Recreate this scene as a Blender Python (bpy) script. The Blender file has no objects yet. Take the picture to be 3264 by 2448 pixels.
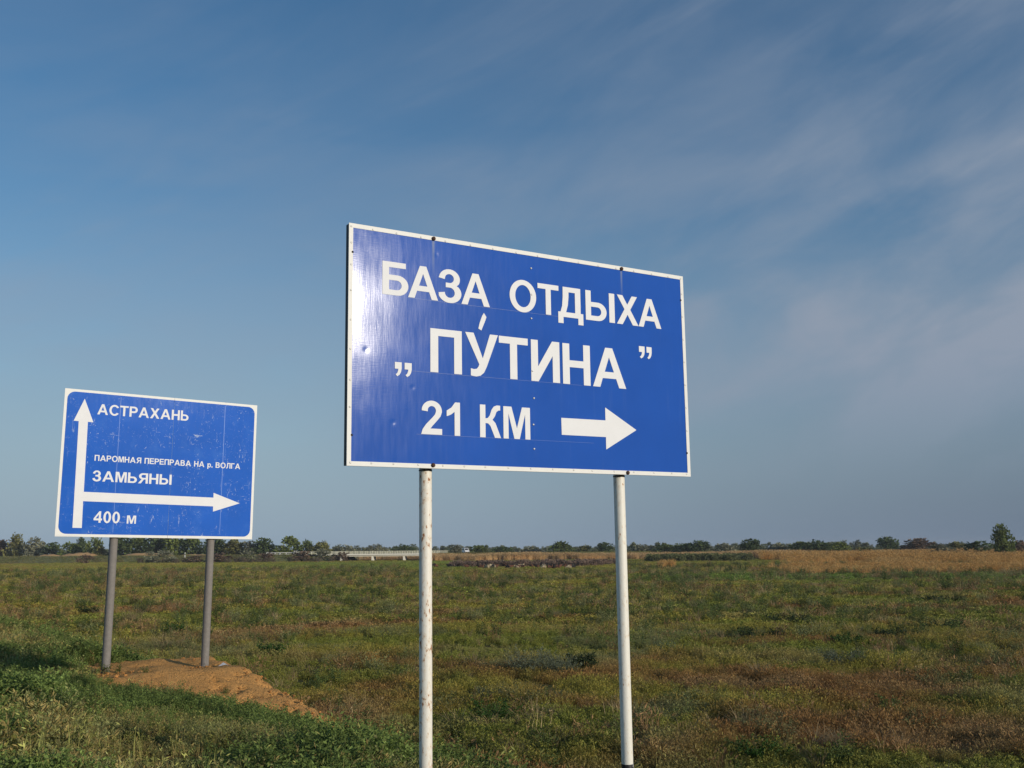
import bpy, bmesh, math, random
import numpy as np
from mathutils import Matrix, Vector

R = math.radians
SC = bpy.context.scene
COL = SC.collection
rng = np.random.default_rng(7)
random.seed(7)

# ------------------------------------------------------------------ camera, sky, sun, exposure
EYE = 1.6
PITCH, ROLL = R(8.901), R(-0.476)
FOC = 3373.14 / 3264 * 36
cam = bpy.data.cameras.new('camera'); cam.lens = FOC; cam.sensor_width = 36; cam.clip_start = 0.05; cam.clip_end = 20000
camo = bpy.data.objects.new('camera', cam); COL.objects.link(camo); SC.camera = camo
_f = Vector((0, math.cos(PITCH), math.sin(PITCH))); _u = Vector((0, -math.sin(PITCH), math.cos(PITCH))); _x = Vector((1, 0, 0))
CX = math.cos(ROLL) * _x + math.sin(ROLL) * _u; CU = -math.sin(ROLL) * _x + math.cos(ROLL) * _u; CF = _f
camo.matrix_world = Matrix(((CX.x, CU.x, -CF.x, 0), (CX.y, CU.y, -CF.y, 0), (CX.z, CU.z, -CF.z, EYE), (0, 0, 0, 1)))

SUN_EL, SUN_AZ = R(13.0), R(127.2)          # azimuth clockwise from +Y
SUN_DIR = Vector((math.sin(SUN_AZ) * math.cos(SUN_EL), math.cos(SUN_AZ) * math.cos(SUN_EL), math.sin(SUN_EL)))
sl = bpy.data.lights.new('sun', 'SUN'); sl.energy = 3.1; sl.angle = R(0.6); sl.color = (1.0, 0.905, 0.76)
so = bpy.data.objects.new('sun', sl); COL.objects.link(so); so.rotation_euler = SUN_DIR.to_track_quat('Z', 'Y').to_euler()

SC.view_settings.view_transform = 'Standard'; SC.view_settings.look = 'None'
SC.view_settings.exposure = 0.0; SC.view_settings.gamma = 1.0; SC.view_settings.use_curve_mapping = False

def build_world():
    w = bpy.data.worlds.new('World'); SC.world = w; w.use_nodes = True
    nt = w.node_tree; nt.nodes.clear(); N = nt.nodes.new; L = nt.links.new
    def val(sock, v):
        if hasattr(v, 'is_linked'): L(v, sock)
        else: sock.default_value = v
    def M(op, a, b=None, c=None, clamp=False):
        n = N('ShaderNodeMath'); n.operation = op; n.use_clamp = clamp
        val(n.inputs[0], a)
        if b is not None: val(n.inputs[1], b)
        if c is not None: val(n.inputs[2], c)
        return n.outputs[0]
    def ramp(x, lo, hi):
        n = N('ShaderNodeMapRange'); n.interpolation_type = 'SMOOTHSTEP'
        val(n.inputs[0], x); n.inputs[1].default_value = lo; n.inputs[2].default_value = hi
        return n.outputs[0]
    def noise(vec, scale, detail=6, rough=.55, dist=0.0):
        n = N('ShaderNodeTexNoise'); L(vec, n.inputs['Vector']); n.inputs['Scale'].default_value = scale
        n.inputs['Detail'].default_value = detail; n.inputs['Roughness'].default_value = rough; n.inputs['Distortion'].default_value = dist
        return n.outputs[0]
    def comb(x, y, z=0.0):
        n = N('ShaderNodeCombineXYZ'); val(n.inputs[0], x); val(n.inputs[1], y); val(n.inputs[2], z); return n.outputs[0]
    out = N('ShaderNodeOutputWorld'); bg = N('ShaderNodeBackground'); L(bg.outputs[0], out.inputs[0])
    sky = N('ShaderNodeTexSky'); sky.sky_type = 'NISHITA'; sky.sun_disc = False
    sky.sun_elevation = SUN_EL; sky.sun_rotation = SUN_AZ; sky.air_density = 1.0; sky.dust_density = 0.4; sky.ozone_density = 2.2
    bg.inputs[1].default_value = 0.10
    tc = N('ShaderNodeTexCoord'); sp = N('ShaderNodeSeparateXYZ'); L(tc.outputs['Generated'], sp.inputs[0])
    x, y, z = sp.outputs
    az = M('ARCTAN2', x, y); el = M('ARCSINE', z)                 # radians, azimuth 0 = +Y, right positive
    # thin streaks of high cloud, drawn out along a diagonal that rises to the right
    ca, sa = math.cos(R(24)), math.sin(R(24))
    p = M('ADD', M('MULTIPLY', az, ca), M('MULTIPLY', el, sa)); q = M('SUBTRACT', M('MULTIPLY', el, ca), M('MULTIPLY', az, sa))
    streak = noise(comb(M('MULTIPLY', p, 2.2), M('MULTIPLY', q, 8.5), 3.1), 1.2, 9, .54, .6)
    bands = noise(comb(M('MULTIPLY', az, 2.2), M('MULTIPLY', el, 9.0), 9.4), 1.2, 5, .5, .4)
    puffs = noise(comb(M('MULTIPLY', p, 5.0), M('MULTIPLY', q, 10.0), 1.7), 1.1, 9, .54, .45)
    sx = M('DIVIDE', x, M('SQRT', M('ADD', M('ADD', M('MULTIPLY', x, x), M('MULTIPLY', y, y)), 1e-6)))     # sine of the azimuth
    low = M('SUBTRACT', 1.0, ramp(el, 0.10, 0.62))
    right = ramp(sx, -0.30, 0.55)
    veil = M('MULTIPLY', ramp(streak, .22, .80), M('ADD', .15, M('MULTIPLY', right, .08)))
    fib = noise(comb(M('MULTIPLY', p, 3.2), M('MULTIPLY', q, 30.0), 6.2), 1.3, 8, .6, .8)
    fibre = M('MULTIPLY', M('MULTIPLY', ramp(fib, .42, .78), ramp(streak, .35, .70)), M('ADD', .08, M('MULTIPLY', right, .10)))
    band = M('MULTIPLY', ramp(bands, .38, .68), M('MULTIPLY', low, .28))
    puff = M('MULTIPLY', ramp(puffs, .30, .70), M('MULTIPLY', M('MULTIPLY', low, right), .85))
    # one long drawn-out streak rising to the right
    ln = M('SUBTRACT', el, M('ADD', .232, M('MULTIPLY', az, .24))); ln = M('ADD', ln, M('MULTIPLY', M('SUBTRACT', streak, .5), .06))
    line = M('MULTIPLY', M('SUBTRACT', 1.0, ramp(M('ABSOLUTE', ln), 0.0, .024)), M('MULTIPLY', ramp(sx, .10, .30), .20))
    bank = M('MULTIPLY', M('MULTIPLY', M('SUBTRACT', 1.0, ramp(el, 0.16, 0.34)), ramp(sx, .0, .45)), .30)
    cov = M('ADD', M('ADD', M('ADD', veil, M('ADD', bank, .05)), band), M('ADD', M('ADD', puff, fibre), line), clamp=True)
    hs = N('ShaderNodeHueSaturation'); hs.inputs['Saturation'].default_value = 1.28; hs.inputs['Value'].default_value = 1.06
    L(sky.outputs[0], hs.inputs['Color'])
    def mixc(f, a_, b_):
        n = N('ShaderNodeMix'); n.data_type = 'RGBA'; val(n.inputs[0], f); val(n.inputs[6], a_); val(n.inputs[7], b_); return n.outputs[2]
    # grey-blue haze bank all round the horizon, duller under the cloud on the right
    hz = M('MULTIPLY', M('SUBTRACT', 1.0, ramp(el, -0.02, 0.34)), .95)
    skyc = mixc(hz, hs.outputs[0], mixc(right, (2.60, 3.60, 4.75, 1), (1.15, 1.70, 2.60, 1)))
    clear = M('ADD', .10, M('MULTIPLY', ramp(el, 0.03, 0.18), .90))
    L(mixc(M('MULTIPLY', cov, clear), skyc, (2.75, 3.28, 4.15, 1)), bg.inputs[0])
build_world()

# ------------------------------------------------------------------ helpers
def pixdir(dx, dy):
    """direction through a point of the picture, in a 2212 x 1659 frame; used to read bearings and ground distances"""
    k = 3264 / 2212
    d = CF + CX * ((dx * k - 1632) / 3373.14) - CU * ((dy * k - 1224) / 3373.14)
    return d / d.y
def tag(o, label=None, cat=None, group=None, kind=None):
    if label: o['label'] = label
    if cat: o['category'] = cat
    if group: o['group'] = group
    if kind: o['kind'] = kind
    return o
def obj(name, me, mat=None, parent=None, loc=None):
    o = bpy.data.objects.new(name, me); COL.objects.link(o)
    if mat and not me.materials: me.materials.append(mat)
    if parent: o.parent = parent
    if loc is not None: o.location = loc
    return o
def empty(name, loc=(0, 0, 0), rz=0.0):
    o = bpy.data.objects.new(name, None); COL.objects.link(o); o.location = loc; o.rotation_euler = (0, 0, rz); o.empty_display_size = .2; return o
def mesh(name, verts, faces, smooth=False, var=None):
    me = bpy.data.meshes.new(name); me.from_pydata([tuple(map(float, v)) for v in verts], [], faces)
    if var is not None:
        a = me.attributes.new('var', 'FLOAT', 'FACE'); a.data.foreach_set('value', np.asarray(var, dtype=np.float32))
    if smooth: me.polygons.foreach_set('use_smooth', [True] * len(me.polygons))
    me.update(); return me
class MB:
    def __init__(s): s.v = []; s.f = []
    def box(s, x0, x1, y0, y1, z0, z1):
        b = len(s.v); s.v += [(x, y, z) for x in (x0, x1) for y in (y0, y1) for z in (z0, z1)]
        s.f += [tuple(b + i for i in q) for q in ((0, 1, 3, 2), (4, 6, 7, 5), (0, 4, 5, 1), (2, 3, 7, 6), (0, 2, 6, 4), (1, 5, 7, 3))]; return s
    def tube(s, p0, p1, r0, r1=None, n=12, cap=True):
        r1 = r0 if r1 is None else r1; p0 = Vector(p0); p1 = Vector(p1); d = (p1 - p0).normalized()
        a = d.orthogonal().normalized(); c = d.cross(a); b = len(s.v)
        for p, r in ((p0, r0), (p1, r1)):
            for i in range(n):
                t = 2 * math.pi * i / n; s.v.append(tuple(p + a * math.cos(t) * r + c * math.sin(t) * r))
        for i in range(n): j = (i + 1) % n; s.f.append((b + i, b + j, b + n + j, b + n + i))
        if cap: s.f.append(tuple(b + i for i in range(n))[::-1]); s.f.append(tuple(b + n + i for i in range(n)))
        return s
    def mesh(s, name, smooth=False): return mesh(name, s.v, s.f, smooth)
def autosmooth(me, ang=40):
    me.polygons.foreach_set('use_smooth', [True] * len(me.polygons))
    bm = bmesh.new(); bm.from_mesh(me)
    for e in bm.edges: e.smooth = len(e.link_faces) == 2 and e.calc_face_angle(0) < R(ang)
    bm.to_mesh(me); bm.free(); return me

_perm = np.random.default_rng(3).random((257, 257))
def vnoise(x, y):
    x = np.asarray(x, float); y = np.asarray(y, float)
    xi = np.floor(x).astype(int); yi = np.floor(y).astype(int); fx = x - xi; fy = y - yi
    fx = fx * fx * (3 - 2 * fx); fy = fy * fy * (3 - 2 * fy)
    g = lambda i, j: _perm[i % 256, j % 256]
    return (g(xi, yi) * (1 - fx) + g(xi + 1, yi) * fx) * (1 - fy) + (g(xi, yi + 1) * (1 - fx) + g(xi + 1, yi + 1) * fx) * fy
def fbm(x, y, o=4):
    r = 0; a = .5; t = 0
    for i in range(o): r = r + a * vnoise(np.asarray(x) * 2 ** i + 17.3 * i, np.asarray(y) * 2 ** i + 5.1 * i); t += a; a *= .55
    return r / t
def sst(lo, hi, v):
    t = np.clip((np.asarray(v, float) - lo) / (hi - lo), 0, 1); return t * t * (3 - 2 * t)

# ------------------------------------------------------------------ materials
def newmat(name):
    m = bpy.data.materials.new(name); m.use_nodes = True; nt = m.node_tree; b = nt.nodes['Principled BSDF']; return m, nt, b
def plain(name, col, rough=.6, metal=0.0, spec=.5, vary=.12, scale=30, bump=0.0, bscale=60):
    m, nt, b = newmat(name); N = nt.nodes.new; L = nt.links.new
    b.inputs['Roughness'].default_value = rough; b.inputs['Metallic'].default_value = metal; b.inputs['Specular IOR Level'].default_value = spec
    tc = N('ShaderNodeTexCoord'); n = N('ShaderNodeTexNoise'); L(tc.outputs['Object'], n.inputs['Vector']); n.inputs['Scale'].default_value = scale; n.inputs['Detail'].default_value = 6
    mx = N('ShaderNodeMix'); mx.data_type = 'RGBA'; L(n.outputs[0], mx.inputs[0])
    mx.inputs[6].default_value = (*[c * (1 - vary) for c in col], 1); mx.inputs[7].default_value = (*[min(1, c * (1 + vary)) for c in col], 1)
    L(mx.outputs[2], b.inputs['Base Color'])
    if bump:
        n2 = N('ShaderNodeTexNoise'); L(tc.outputs['Object'], n2.inputs['Vector']); n2.inputs['Scale'].default_value = bscale; n2.inputs['Detail'].default_value = 8
        bp = N('ShaderNodeBump'); bp.inputs['Strength'].default_value = bump; bp.inputs['Distance'].default_value = .02; L(n2.outputs[0], bp.inputs['Height']); L(bp.outputs[0], b.inputs['Normal'])
    return m
def foliage(name, col=None, rough=.75, trans=.25, lo=.6, hi=1.4):
    """leaf material; col None takes the plant's own colour stored with each instance"""
    m, nt, b = newmat(name); N = nt.nodes.new; L = nt.links.new
    v = N('ShaderNodeAttribute'); v.attribute_name = 'var'
    mr = N('ShaderNodeMapRange'); L(v.outputs['Fac'], mr.inputs[0]); mr.inputs[3].default_value = lo; mr.inputs[4].default_value = hi
    mul = N('ShaderNodeVectorMath'); mul.operation = 'SCALE'; L(mr.outputs[0], mul.inputs['Scale'])
    if col is None:
        t = N('ShaderNodeAttribute'); t.attribute_type = 'INSTANCER'; t.attribute_name = 'tint'; L(t.outputs['Color'], mul.inputs[0])
    else: mul.inputs[0].default_value = col
    L(mul.outputs[0], b.inputs['Base Color']); b.inputs['Roughness'].default_value = rough; b.inputs['Specular IOR Level'].default_value = .25
    tr = N('ShaderNodeBsdfTranslucent'); L(mul.outputs[0], tr.inputs[0]); ms = N('ShaderNodeMixShader'); ms.inputs[0].default_value = trans
    L(b.outputs[0], ms.inputs[1]); L(tr.outputs[0], ms.inputs[2]); L(ms.outputs[0], nt.nodes['Material Output'].inputs[0]); return m

# ------------------------------------------------------------------ terrain
RS = (0.833, 0.553); RT = (-0.553, 0.833)     # across the road (to the right) and along the road
FIELD = -2.4
def to_st(x, y): return x * RS[0] + y * RS[1], x * RT[0] + y * RT[1]
def from_st(s, t): return s * RS[0] + t * RT[0], s * RS[1] + t * RT[1]
def terrain(x, y):
    x = np.asarray(x, float); y = np.asarray(y, float); s, t = to_st(x, y)
    z = FIELD * sst(2.6, 10.6, s)
    z = np.where(s < -14, FIELD * sst(-14, -22, s), z)
    r = np.hypot(x, y); inf = sst(8, 14, s)
    z = z + inf * ((fbm(x / 9, y / 9, 3) - .5) * .30 + (fbm(x / 2.4 + 9, y / 2.4, 2) - .5) * .34 * (1 - .6 * sst(40, 90, r)))
    z = z + (1 - inf) * sst(0.5, 2, s) * (fbm(x / 1.4, y / 1.4, 3) - .5) * .16
    return z
def ground_at(dx, dy):
    d = pixdir(dx, dy); t = 4.0
    while t < 3000:
        if EYE + d.z * t < float(terrain(d.x * t, t)): break
        t *= 1.01
    return d.x * t, t, float(terrain(d.x * t, t))
# colour of what grows where (used for the soil sheet and, plant by plant, for the ground cover)
C_BROWN = np.array((.325, .180, .064)); C_OLIVE = np.array((.335, .295, .058)); C_GREEN = np.array((.225, .255, .046)); C_STRAW = np.array((.42, .315, .16)); C_SAGE = np.array((.215, .225, .095)); C_SOIL = np.array((.30, .155, .062))
def cover(x, y):
    x = np.asarray(x, float); y = np.asarray(y, float); r = np.hypot(x, y)
    big = fbm(x / 22 + 3, y / 16, 4); mid = fbm(x / 6 + 40, y / 5 + 7, 4)
    rt = x / np.maximum(y, 5)
    brown = sst(.49, .62, big * .55 + mid * .45 + .10 * sst(.05, .4, rt) * (1 - sst(120, 150, r)) - .05 * sst(60, 110, r))
    green = sst(.47, .60, fbm(x / 7 + 90, y / 6 + 33, 4) + .10 * sst(110, 150, r) * sst(.1, .25, rt) + .04 * sst(70, 130, r))
    straw = sst(.56, .68, fbm(x / 3.1 + 11, y / 3.1 + 60, 3))
    c = C_OLIVE[None] * np.ones((x.size, 1)); f = lambda w: np.ravel(w)[:, None]
    c = c * (1 - f(brown)) + C_BROWN * f(brown); c = c * (1 - f(green) * .8) + C_GREEN * f(green) * .8
    c = c * (1 - f(straw) * .35) + C_STRAW * f(straw) * .35
    bare = 1 - sst(.35, .85, np.hypot((x + 2.5) * .6 + (y - 8.6) * .5, ((y - 8.6) * .6 - (x + 2.5) * .5) * 2.2)); c = c * (1 - f(bare)) + np.array((.62, .32, .10)) * f(bare)
    lawn = sst(122, 136, r + 14 * (big - .5)) * (1 - sst(160, 175, r)) * sst(.06, .16, rt) + .6 * sst(215, 235, r) * (1 - sst(360, 400, r)) * sst(-.28, -.18, rt) * (1 - sst(-.08, 0, rt)); lawn = np.clip(lawn, 0, 1)
    c = c * (1 - f(lawn) * .85) + np.array((.180, .275, .055)) * f(lawn) * .85
    return c
def build_ground():
    rad = [0.0, 1.0]
    while rad[-1] < 9000: rad.append(rad[-1] * 1.035 + .03)
    a = np.concatenate([np.linspace(-38, 38, 230), np.linspace(38, 322, 90)[1:-1]]) * math.pi / 180; n = len(a)
    rr = np.array(rad[1:]); X = (rr[:, None] * np.sin(a)[None]).ravel(); Y = (rr[:, None] * np.cos(a)[None]).ravel(); Z = terrain(X, Y)
    verts = [(0, 0, float(terrain(0, 0)))] + list(zip(X, Y, Z)); faces = []
    for j in range(n): faces.append((0, 1 + (j + 1) % n, 1 + j))
    for i in range(len(rr) - 1):
        b = 1 + i * n
        for j in range(n): k = (j + 1) % n; faces.append((b + j, b + k, b + n + k, b + n + j))
    me = mesh('ground', verts, faces, True)
    col = cover(np.array([v[0] for v in verts]), np.array([v[1] for v in verts]))
    ca = me.color_attributes.new('cover', 'FLOAT_COLOR', 'POINT'); ca.data.foreach_set('color', np.concatenate([col, np.ones((len(col), 1))], 1).astype(np.float32).ravel())
    m, nt, b = newmat('field soil'); N = nt.nodes.new; L = nt.links.new
    at = N('ShaderNodeAttribute'); at.attribute_name = 'cover'; tc = N('ShaderNodeTexCoord')
    n1 = N('ShaderNodeTexNoise'); L(tc.outputs['Object'], n1.inputs['Vector']); n1.inputs['Scale'].default_value = 1.7; n1.inputs['Detail'].default_value = 10; n1.inputs['Roughness'].default_value = .7
    mr = N('ShaderNodeMapRange'); L(n1.outputs[0], mr.inputs[0]); mr.inputs[1].default_value = .35; mr.inputs[2].default_value = .7
    mx = N('ShaderNodeMix'); mx.data_type = 'RGBA'; L(mr.outputs[0], mx.inputs[0]); mx.inputs[6].default_value = (.13, .075, .035, 1); L(at.outputs['Color'], mx.inputs[7])
    L(mx.outputs[2], b.inputs['Base Color']); b.inputs['Roughness'].default_value = .95; b.inputs['Specular IOR Level'].default_value = .1
    bp = N('ShaderNodeBump'); bp.inputs['Strength'].default_value = .8; bp.inputs['Distance'].default_value = .15; L(n1.outputs[0], bp.inputs['Height']); L(bp.outputs[0], b.inputs['Normal'])
    tag(obj('ground', me, m), kind='structure')
build_ground()

# the road the camera stands beside
def strip(name, s0, s1, t0, t1, z, mat):
    v = []; f = []; n = 60
    for i in range(n + 1):
        t = t0 + (t1 - t0) * i / n
        for s in (s0, s1): x, y = from_st(s, t); v.append((x, y, z))
    for i in range(n): f.append((2 * i, 2 * i + 1, 2 * i + 3, 2 * i + 2))
    return tag(obj(name, mesh(name, v, f), mat), kind='structure')
M_ASPH = plain('asphalt', (.055, .054, .052), .9, vary=.3, scale=80, bump=.4, bscale=300)
M_LINE = plain('road paint', (.72, .71, .66), .7)
strip('road', -10.5, -3.5, -60, 160, .012, M_ASPH)
strip('road_marking', -4.0, -3.85, -60, 160, .017, M_LINE)

# earth pad under the small sign
MT, MS0, MS1, MT0, MT1 = .05, 3.30, 5.16, 14.25, 16.1
def mound_h(s, t):
    ds = np.maximum(0, np.maximum(MS0 - s, (s - MS1)) ); ds_r = np.maximum(0, s - MS1); ds_l = np.maximum(0, MS0 - s)
    df = np.maximum(0, MT0 - t); db = np.maximum(0, t - MT1)
    w = (fbm(s * 2 + 5, t * 2, 3) - .5)
    return MT - np.maximum(np.maximum(ds_r * 1.3, ds_l * .42), np.maximum(df * (.225 + .05 * w), db * .8)) + w * .07
def build_mound():
    ss = np.arange(-.5, 8, .055); tt = np.arange(9.8, 18.5, .055); S, T = np.meshgrid(ss, tt); x, y = from_st(S, T)
    tz = terrain(x, y); h = mound_h(S, T); h = h + (fbm(S * 9, T * 9, 4) - .5) * .035 + (fbm(S * 1.7, T * 1.7 + 4, 2) - .5) * .09 - .06 * sst(.66, .78, fbm(S * 6 + 3, T * 6 + 8, 2))
    z = np.maximum(h, tz - .25); keep = h > tz - .2
    idx = -np.ones(S.shape, int); idx[keep] = np.arange(keep.sum()); v = np.stack([x[keep], y[keep], z[keep]], 1); f = []
    for i in range(S.shape[0] - 1):
        for j in range(S.shape[1] - 1):
            q = (idx[i, j], idx[i, j + 1], idx[i + 1, j + 1], idx[i + 1, j])
            if min(q) >= 0: f.append(tuple(int(k) for k in q))
    m, nt, b = newmat('orange clay soil'); N = nt.nodes.new; L = nt.links.new; tc = N('ShaderNodeTexCoord')
    n1 = N('ShaderNodeTexNoise'); L(tc.outputs['Object'], n1.inputs['Vector']); n1.inputs['Scale'].default_value = 2.2; n1.inputs['Detail'].default_value = 9
    n2 = N('ShaderNodeTexNoise'); L(tc.outputs['Object'], n2.inputs['Vector']); n2.inputs['Scale'].default_value = 26; n2.inputs['Detail'].default_value = 4; n2.inputs['Distortion'].default_value = 1.5
    mx = N('ShaderNodeMix'); mx.data_type = 'RGBA'; L(n1.outputs[0], mx.inputs[0]); mx.inputs[6].default_value = (.62, .300, .090, 1); mx.inputs[7].default_value = (.76, .41, .140, 1)
    mr = N('ShaderNodeMapRange'); L(n2.outputs[0], mr.inputs[0]); mr.inputs[1].default_value = .62; mr.inputs[2].default_value = .72; mr.inputs[3].default_value = 0; mr.inputs[4].default_value = .7
    m2 = N('ShaderNodeMix'); m2.data_type = 'RGBA'; L(mr.outputs[0], m2.inputs[0]); L(mx.outputs[2], m2.inputs[6]); m2.inputs[7].default_value = (.12, .06, .028, 1)
    L(m2.outputs[2], b.inputs['Base Color']); b.inputs['Roughness'].default_value = .95; b.inputs['Specular IOR Level'].default_value = .1
    bp = N('ShaderNodeBump'); bp.inputs['Strength'].default_value = 1.0; bp.inputs['Distance'].default_value = .045; L(n2.outputs[0], bp.inputs['Height']); L(bp.outputs[0], b.inputs['Normal'])
    tag(obj('earth_mound', mesh('earth_mound', v, f, True), m), kind='structure'); return m
M_CLAY = build_mound()
def on_mound(x, y):
    s, t = to_st(x, y); return (mound_h(s, t) > terrain(x, y) - .0) & (t > 9.5) & (t < 18.5) & (s > -.5)

# low heap of dug earth out in the field, and sandy banks by the far road
def heap(name, x, y, z, rx, ry, h, mat, seed=0):
    n, k = 28, 10; v = [(0, 0, h)]; f = []
    for i in range(1, k + 1):
        for j in range(n):
            a = 2 * math.pi * j / n; rr = i / k; w = 1 + .8 * (float(fbm(math.cos(a) * 1.5 + seed, math.sin(a) * 1.5 + seed, 3)) - .5)
            px, py = math.cos(a) * rr * rx * w, math.sin(a) * rr * ry * w
            v.append((px, py, h * (1 - rr ** 2.2) * (1 + .9 * (float(fbm(px / rx * 4 + seed, py / ry * 4, 3)) - .5)) - .05 * rr * h))
    for j in range(n): f.append((0, 1 + j, 1 + (j + 1) % n))
    for i in range(k - 1):
        for j in range(n): b = 1 + i * n; q = (j + 1) % n; f.append((b + j, b + n + j, b + n + q, b + q))
    return obj(name, mesh(name, v, f, True), mat, None, (x, y, z))
M_SAND = plain('dry sand', (.50, .30, .13), .95, vary=.25, scale=1.2, bump=.5, bscale=4)
M_DUG = plain('dug earth', (.34, .20, .09), .95, vary=.35, scale=6, bump=.6, bscale=25)
hx, hy, hz = ground_at(1264, 1292)
tag(heap('earth_heap', hx, hy, hz - .02, 1.15, .8, .38, M_DUG, 2), kind='structure')

# far road bank leading to the bridge
RIDGE_L = [(-520, 700), (-330, 560), (-245, 512), (-140, 456), (-67.5, 430)]
RIDGE_R = [(-34, 430.5), (-8, 440), (60, 478), (150, 540)]
def bank(name, pts, top=.42, half=4.6, skirt=7.0):
    v = []; f = []; prof = [(-half - skirt, FIELD - .3), (-half - skirt * .5, (FIELD + top) * .5), (-half, top - .1), (half, top - .1), (half + skirt, FIELD - .3)]
    P = []
    for (a, b) in zip(pts[:-1], pts[1:]):
        for i in range(16): P.append(((a[0] + (b[0] - a[0]) * i / 16), (a[1] + (b[1] - a[1]) * i / 16)))
    P.append(pts[-1])
    for i, p in enumerate(P):
        q0 = P[max(0, i - 1)]; q1 = P[min(len(P) - 1, i + 1)]; dx, dy = q1[0] - q0[0], q1[1] - q0[1]; l = math.hypot(dx, dy); nx, ny = dy / l, -dx / l
        for (o, z) in prof: w = 1 + .25 * (float(vnoise(p[0] / 7 + o, p[1] / 7)) - .5); v.append((p[0] - nx * o * w * -1, p[1] - ny * o * w * -1, z))
    for i in range(len(P) - 1):
        for j in range(4): f.append((i * 5 + j, i * 5 + j + 1, i * 5 + 6 + j, i * 5 + 5 + j))
    me = mesh(name, v, f, True); return tag(obj(name, me, M_BANK), kind='structure'), P
M_BANK = plain('grassy bank', (.22, .21, .065), .95, vary=.4, scale=.25, bump=.8, bscale=1.5)
_, PL = bank('road_embankment', RIDGE_L); _, PR = bank('road_embankment', RIDGE_R)
for P in (PL, PR):
    v = []; f = []
    for i, p in enumerate(P):
        q0 = P[max(0, i - 1)]; q1 = P[min(len(P) - 1, i + 1)]; dx, dy = q1[0] - q0[0], q1[1] - q0[1]; l = math.hypot(dx, dy); nx, ny = dy / l, -dx / l
        for o in (-3.6, 3.6): v.append((p[0] + nx * o, p[1] + ny * o, .34))
    for i in range(len(P) - 1): f.append((2 * i, 2 * i + 1, 2 * i + 3, 2 * i + 2))
    tag(obj('far_road', mesh('far_road', v, f), M_ASPH), kind='structure')
def at(dx, d): q = pixdir(dx, 1190); return q.x * d, d
for i, (dx, d, rx, h, z) in enumerate(((110, 523, 7, 1.1, .1), (178, 512, 12, 1.7, .0), (315, 478, 13, 1.5, .0), (420, 461, 8, .8, .0))):
    x, y = at(dx, d); tag(heap('sand_bank', x, y, z, rx, 4, h, M_SAND, i * 3.1), kind='structure')

# ------------------------------------------------------------------ lettering (outlines in units of cap height)
def arc(cx, cy, rx, ry, a0, a1, n=14): return [(cx + rx * math.cos(R(a0 + (a1 - a0) * i / n)), cy + ry * math.sin(R(a0 + (a1 - a0) * i / n))) for i in range(n + 1)]
st, ba = .2, .165
GL = {}
GL['PE'] = [[(0, 0), (st, 0), (st, 1 - ba), (.61, 1 - ba), (.61, 0), (.81, 0), (.81, 1), (0, 1)]]
GL['EN'] = [[(0, 0), (st, 0), (st, .42), (.61, .42), (.61, 0), (.81, 0), (.81, 1), (.61, 1), (.61, .59), (st, .59), (st, 1), (0, 1)]]
GL['TE'] = [[(0, 1), (0, 1 - ba), (.305, 1 - ba), (.305, 0), (.505, 0), (.505, 1 - ba), (.81, 1 - ba), (.81, 1)]]
GL['GE'] = [[(0, 0), (st, 0), (st, 1 - ba), (.66, 1 - ba), (.66, 1), (0, 1)]]
GL['E'] = [[(0, 0), (.76, 0), (.76, ba), (st, ba), (st, .42), (.70, .42), (.70, .585), (st, .585), (st, 1 - ba), (.74, 1 - ba), (.74, 1), (0, 1)]]
GL['I_CYR'] = [[(0, 0), (.20, 0), (.61, .64), (.61, 0), (.81, 0), (.81, 1), (.60, 1), (.195, .36), (.195, 1), (0, 1)]]
GL['EM'] = [[(0, 0), (0, 1), (.29, 1), (.48, .33), (.67, 1), (.96, 1), (.96, 0), (.78, 0), (.78, .78), (.575, 0), (.385, 0), (.18, .78), (.18, 0)]]
GL['EM_LOW'] = [[(x * .87, y * .72) for x, y in GL['EM'][0]]]
GL['A'] = [[(0, 0), (.39, 1), (.605, 1), (1, 0), (.785, 0), (.70, .227), (.295, .227), (.215, 0)], [(.36, .39), (.637, .39), (.498, .765)]]
GL['HA'] = [[(0, 0), (.245, 0), (.465, .345), (.685, 0), (.93, 0), (.59, .525), (.9, 1), (.665, 1), (.465, .69), (.265, 1), (.03, 1), (.34, .525)]]
GL['O'] = [arc(.5, .5, .5, .525, 0, 360, 40)[:-1], arc(.5, .5, .29, .36, 0, 360, 36)[:-1]]
GL['ES'] = [arc(.49, .5, .49, .525, 38, 322, 34) + [(.69, .24)] + arc(.49, .5, .285, .36, 318, 42, 28) + [(.69, .74)]]
GL['ES'] = [arc(.49, .5, .49, .525, 34, 326, 34) + arc(.49, .5, .285, .36, 322, 38, 28)]
GL['ZE'] = [[(0, .735)] + arc(.34, .725, .325, .30, 160, -28, 18) + [(.56, .525)] + arc(.345, .285, .365, .31, 42, -160, 20) + [(0, .27), (.19, .30)] + arc(.345, .295, .155, .16, -168, 82, 16) + [(.22, .455), (.22, .60)] + arc(.335, .735, .14, .14, -80, 155, 14) + [(.19, .70)]]
GL['SOFT'] = [[(0, 0), (0, 1), (.2, 1), (.2, .62), (.44, .62)] + arc(.46, .31, .33, .31, 88, -88, 14) + [(.44, 0)], [(.2, .16), (.2, .46), (.43, .46)] + arc(.44, .31, .145, .15, 88, -88, 10) + [(.43, .16)]]
GL['YERY'] = [GL['SOFT'][0], GL['SOFT'][1], [(.89, 0), (1.09, 0), (1.09, 1), (.89, 1)]]
GL['I'] = [[(0, 0), (.2, 0), (.2, 1), (0, 1)]]
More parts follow.
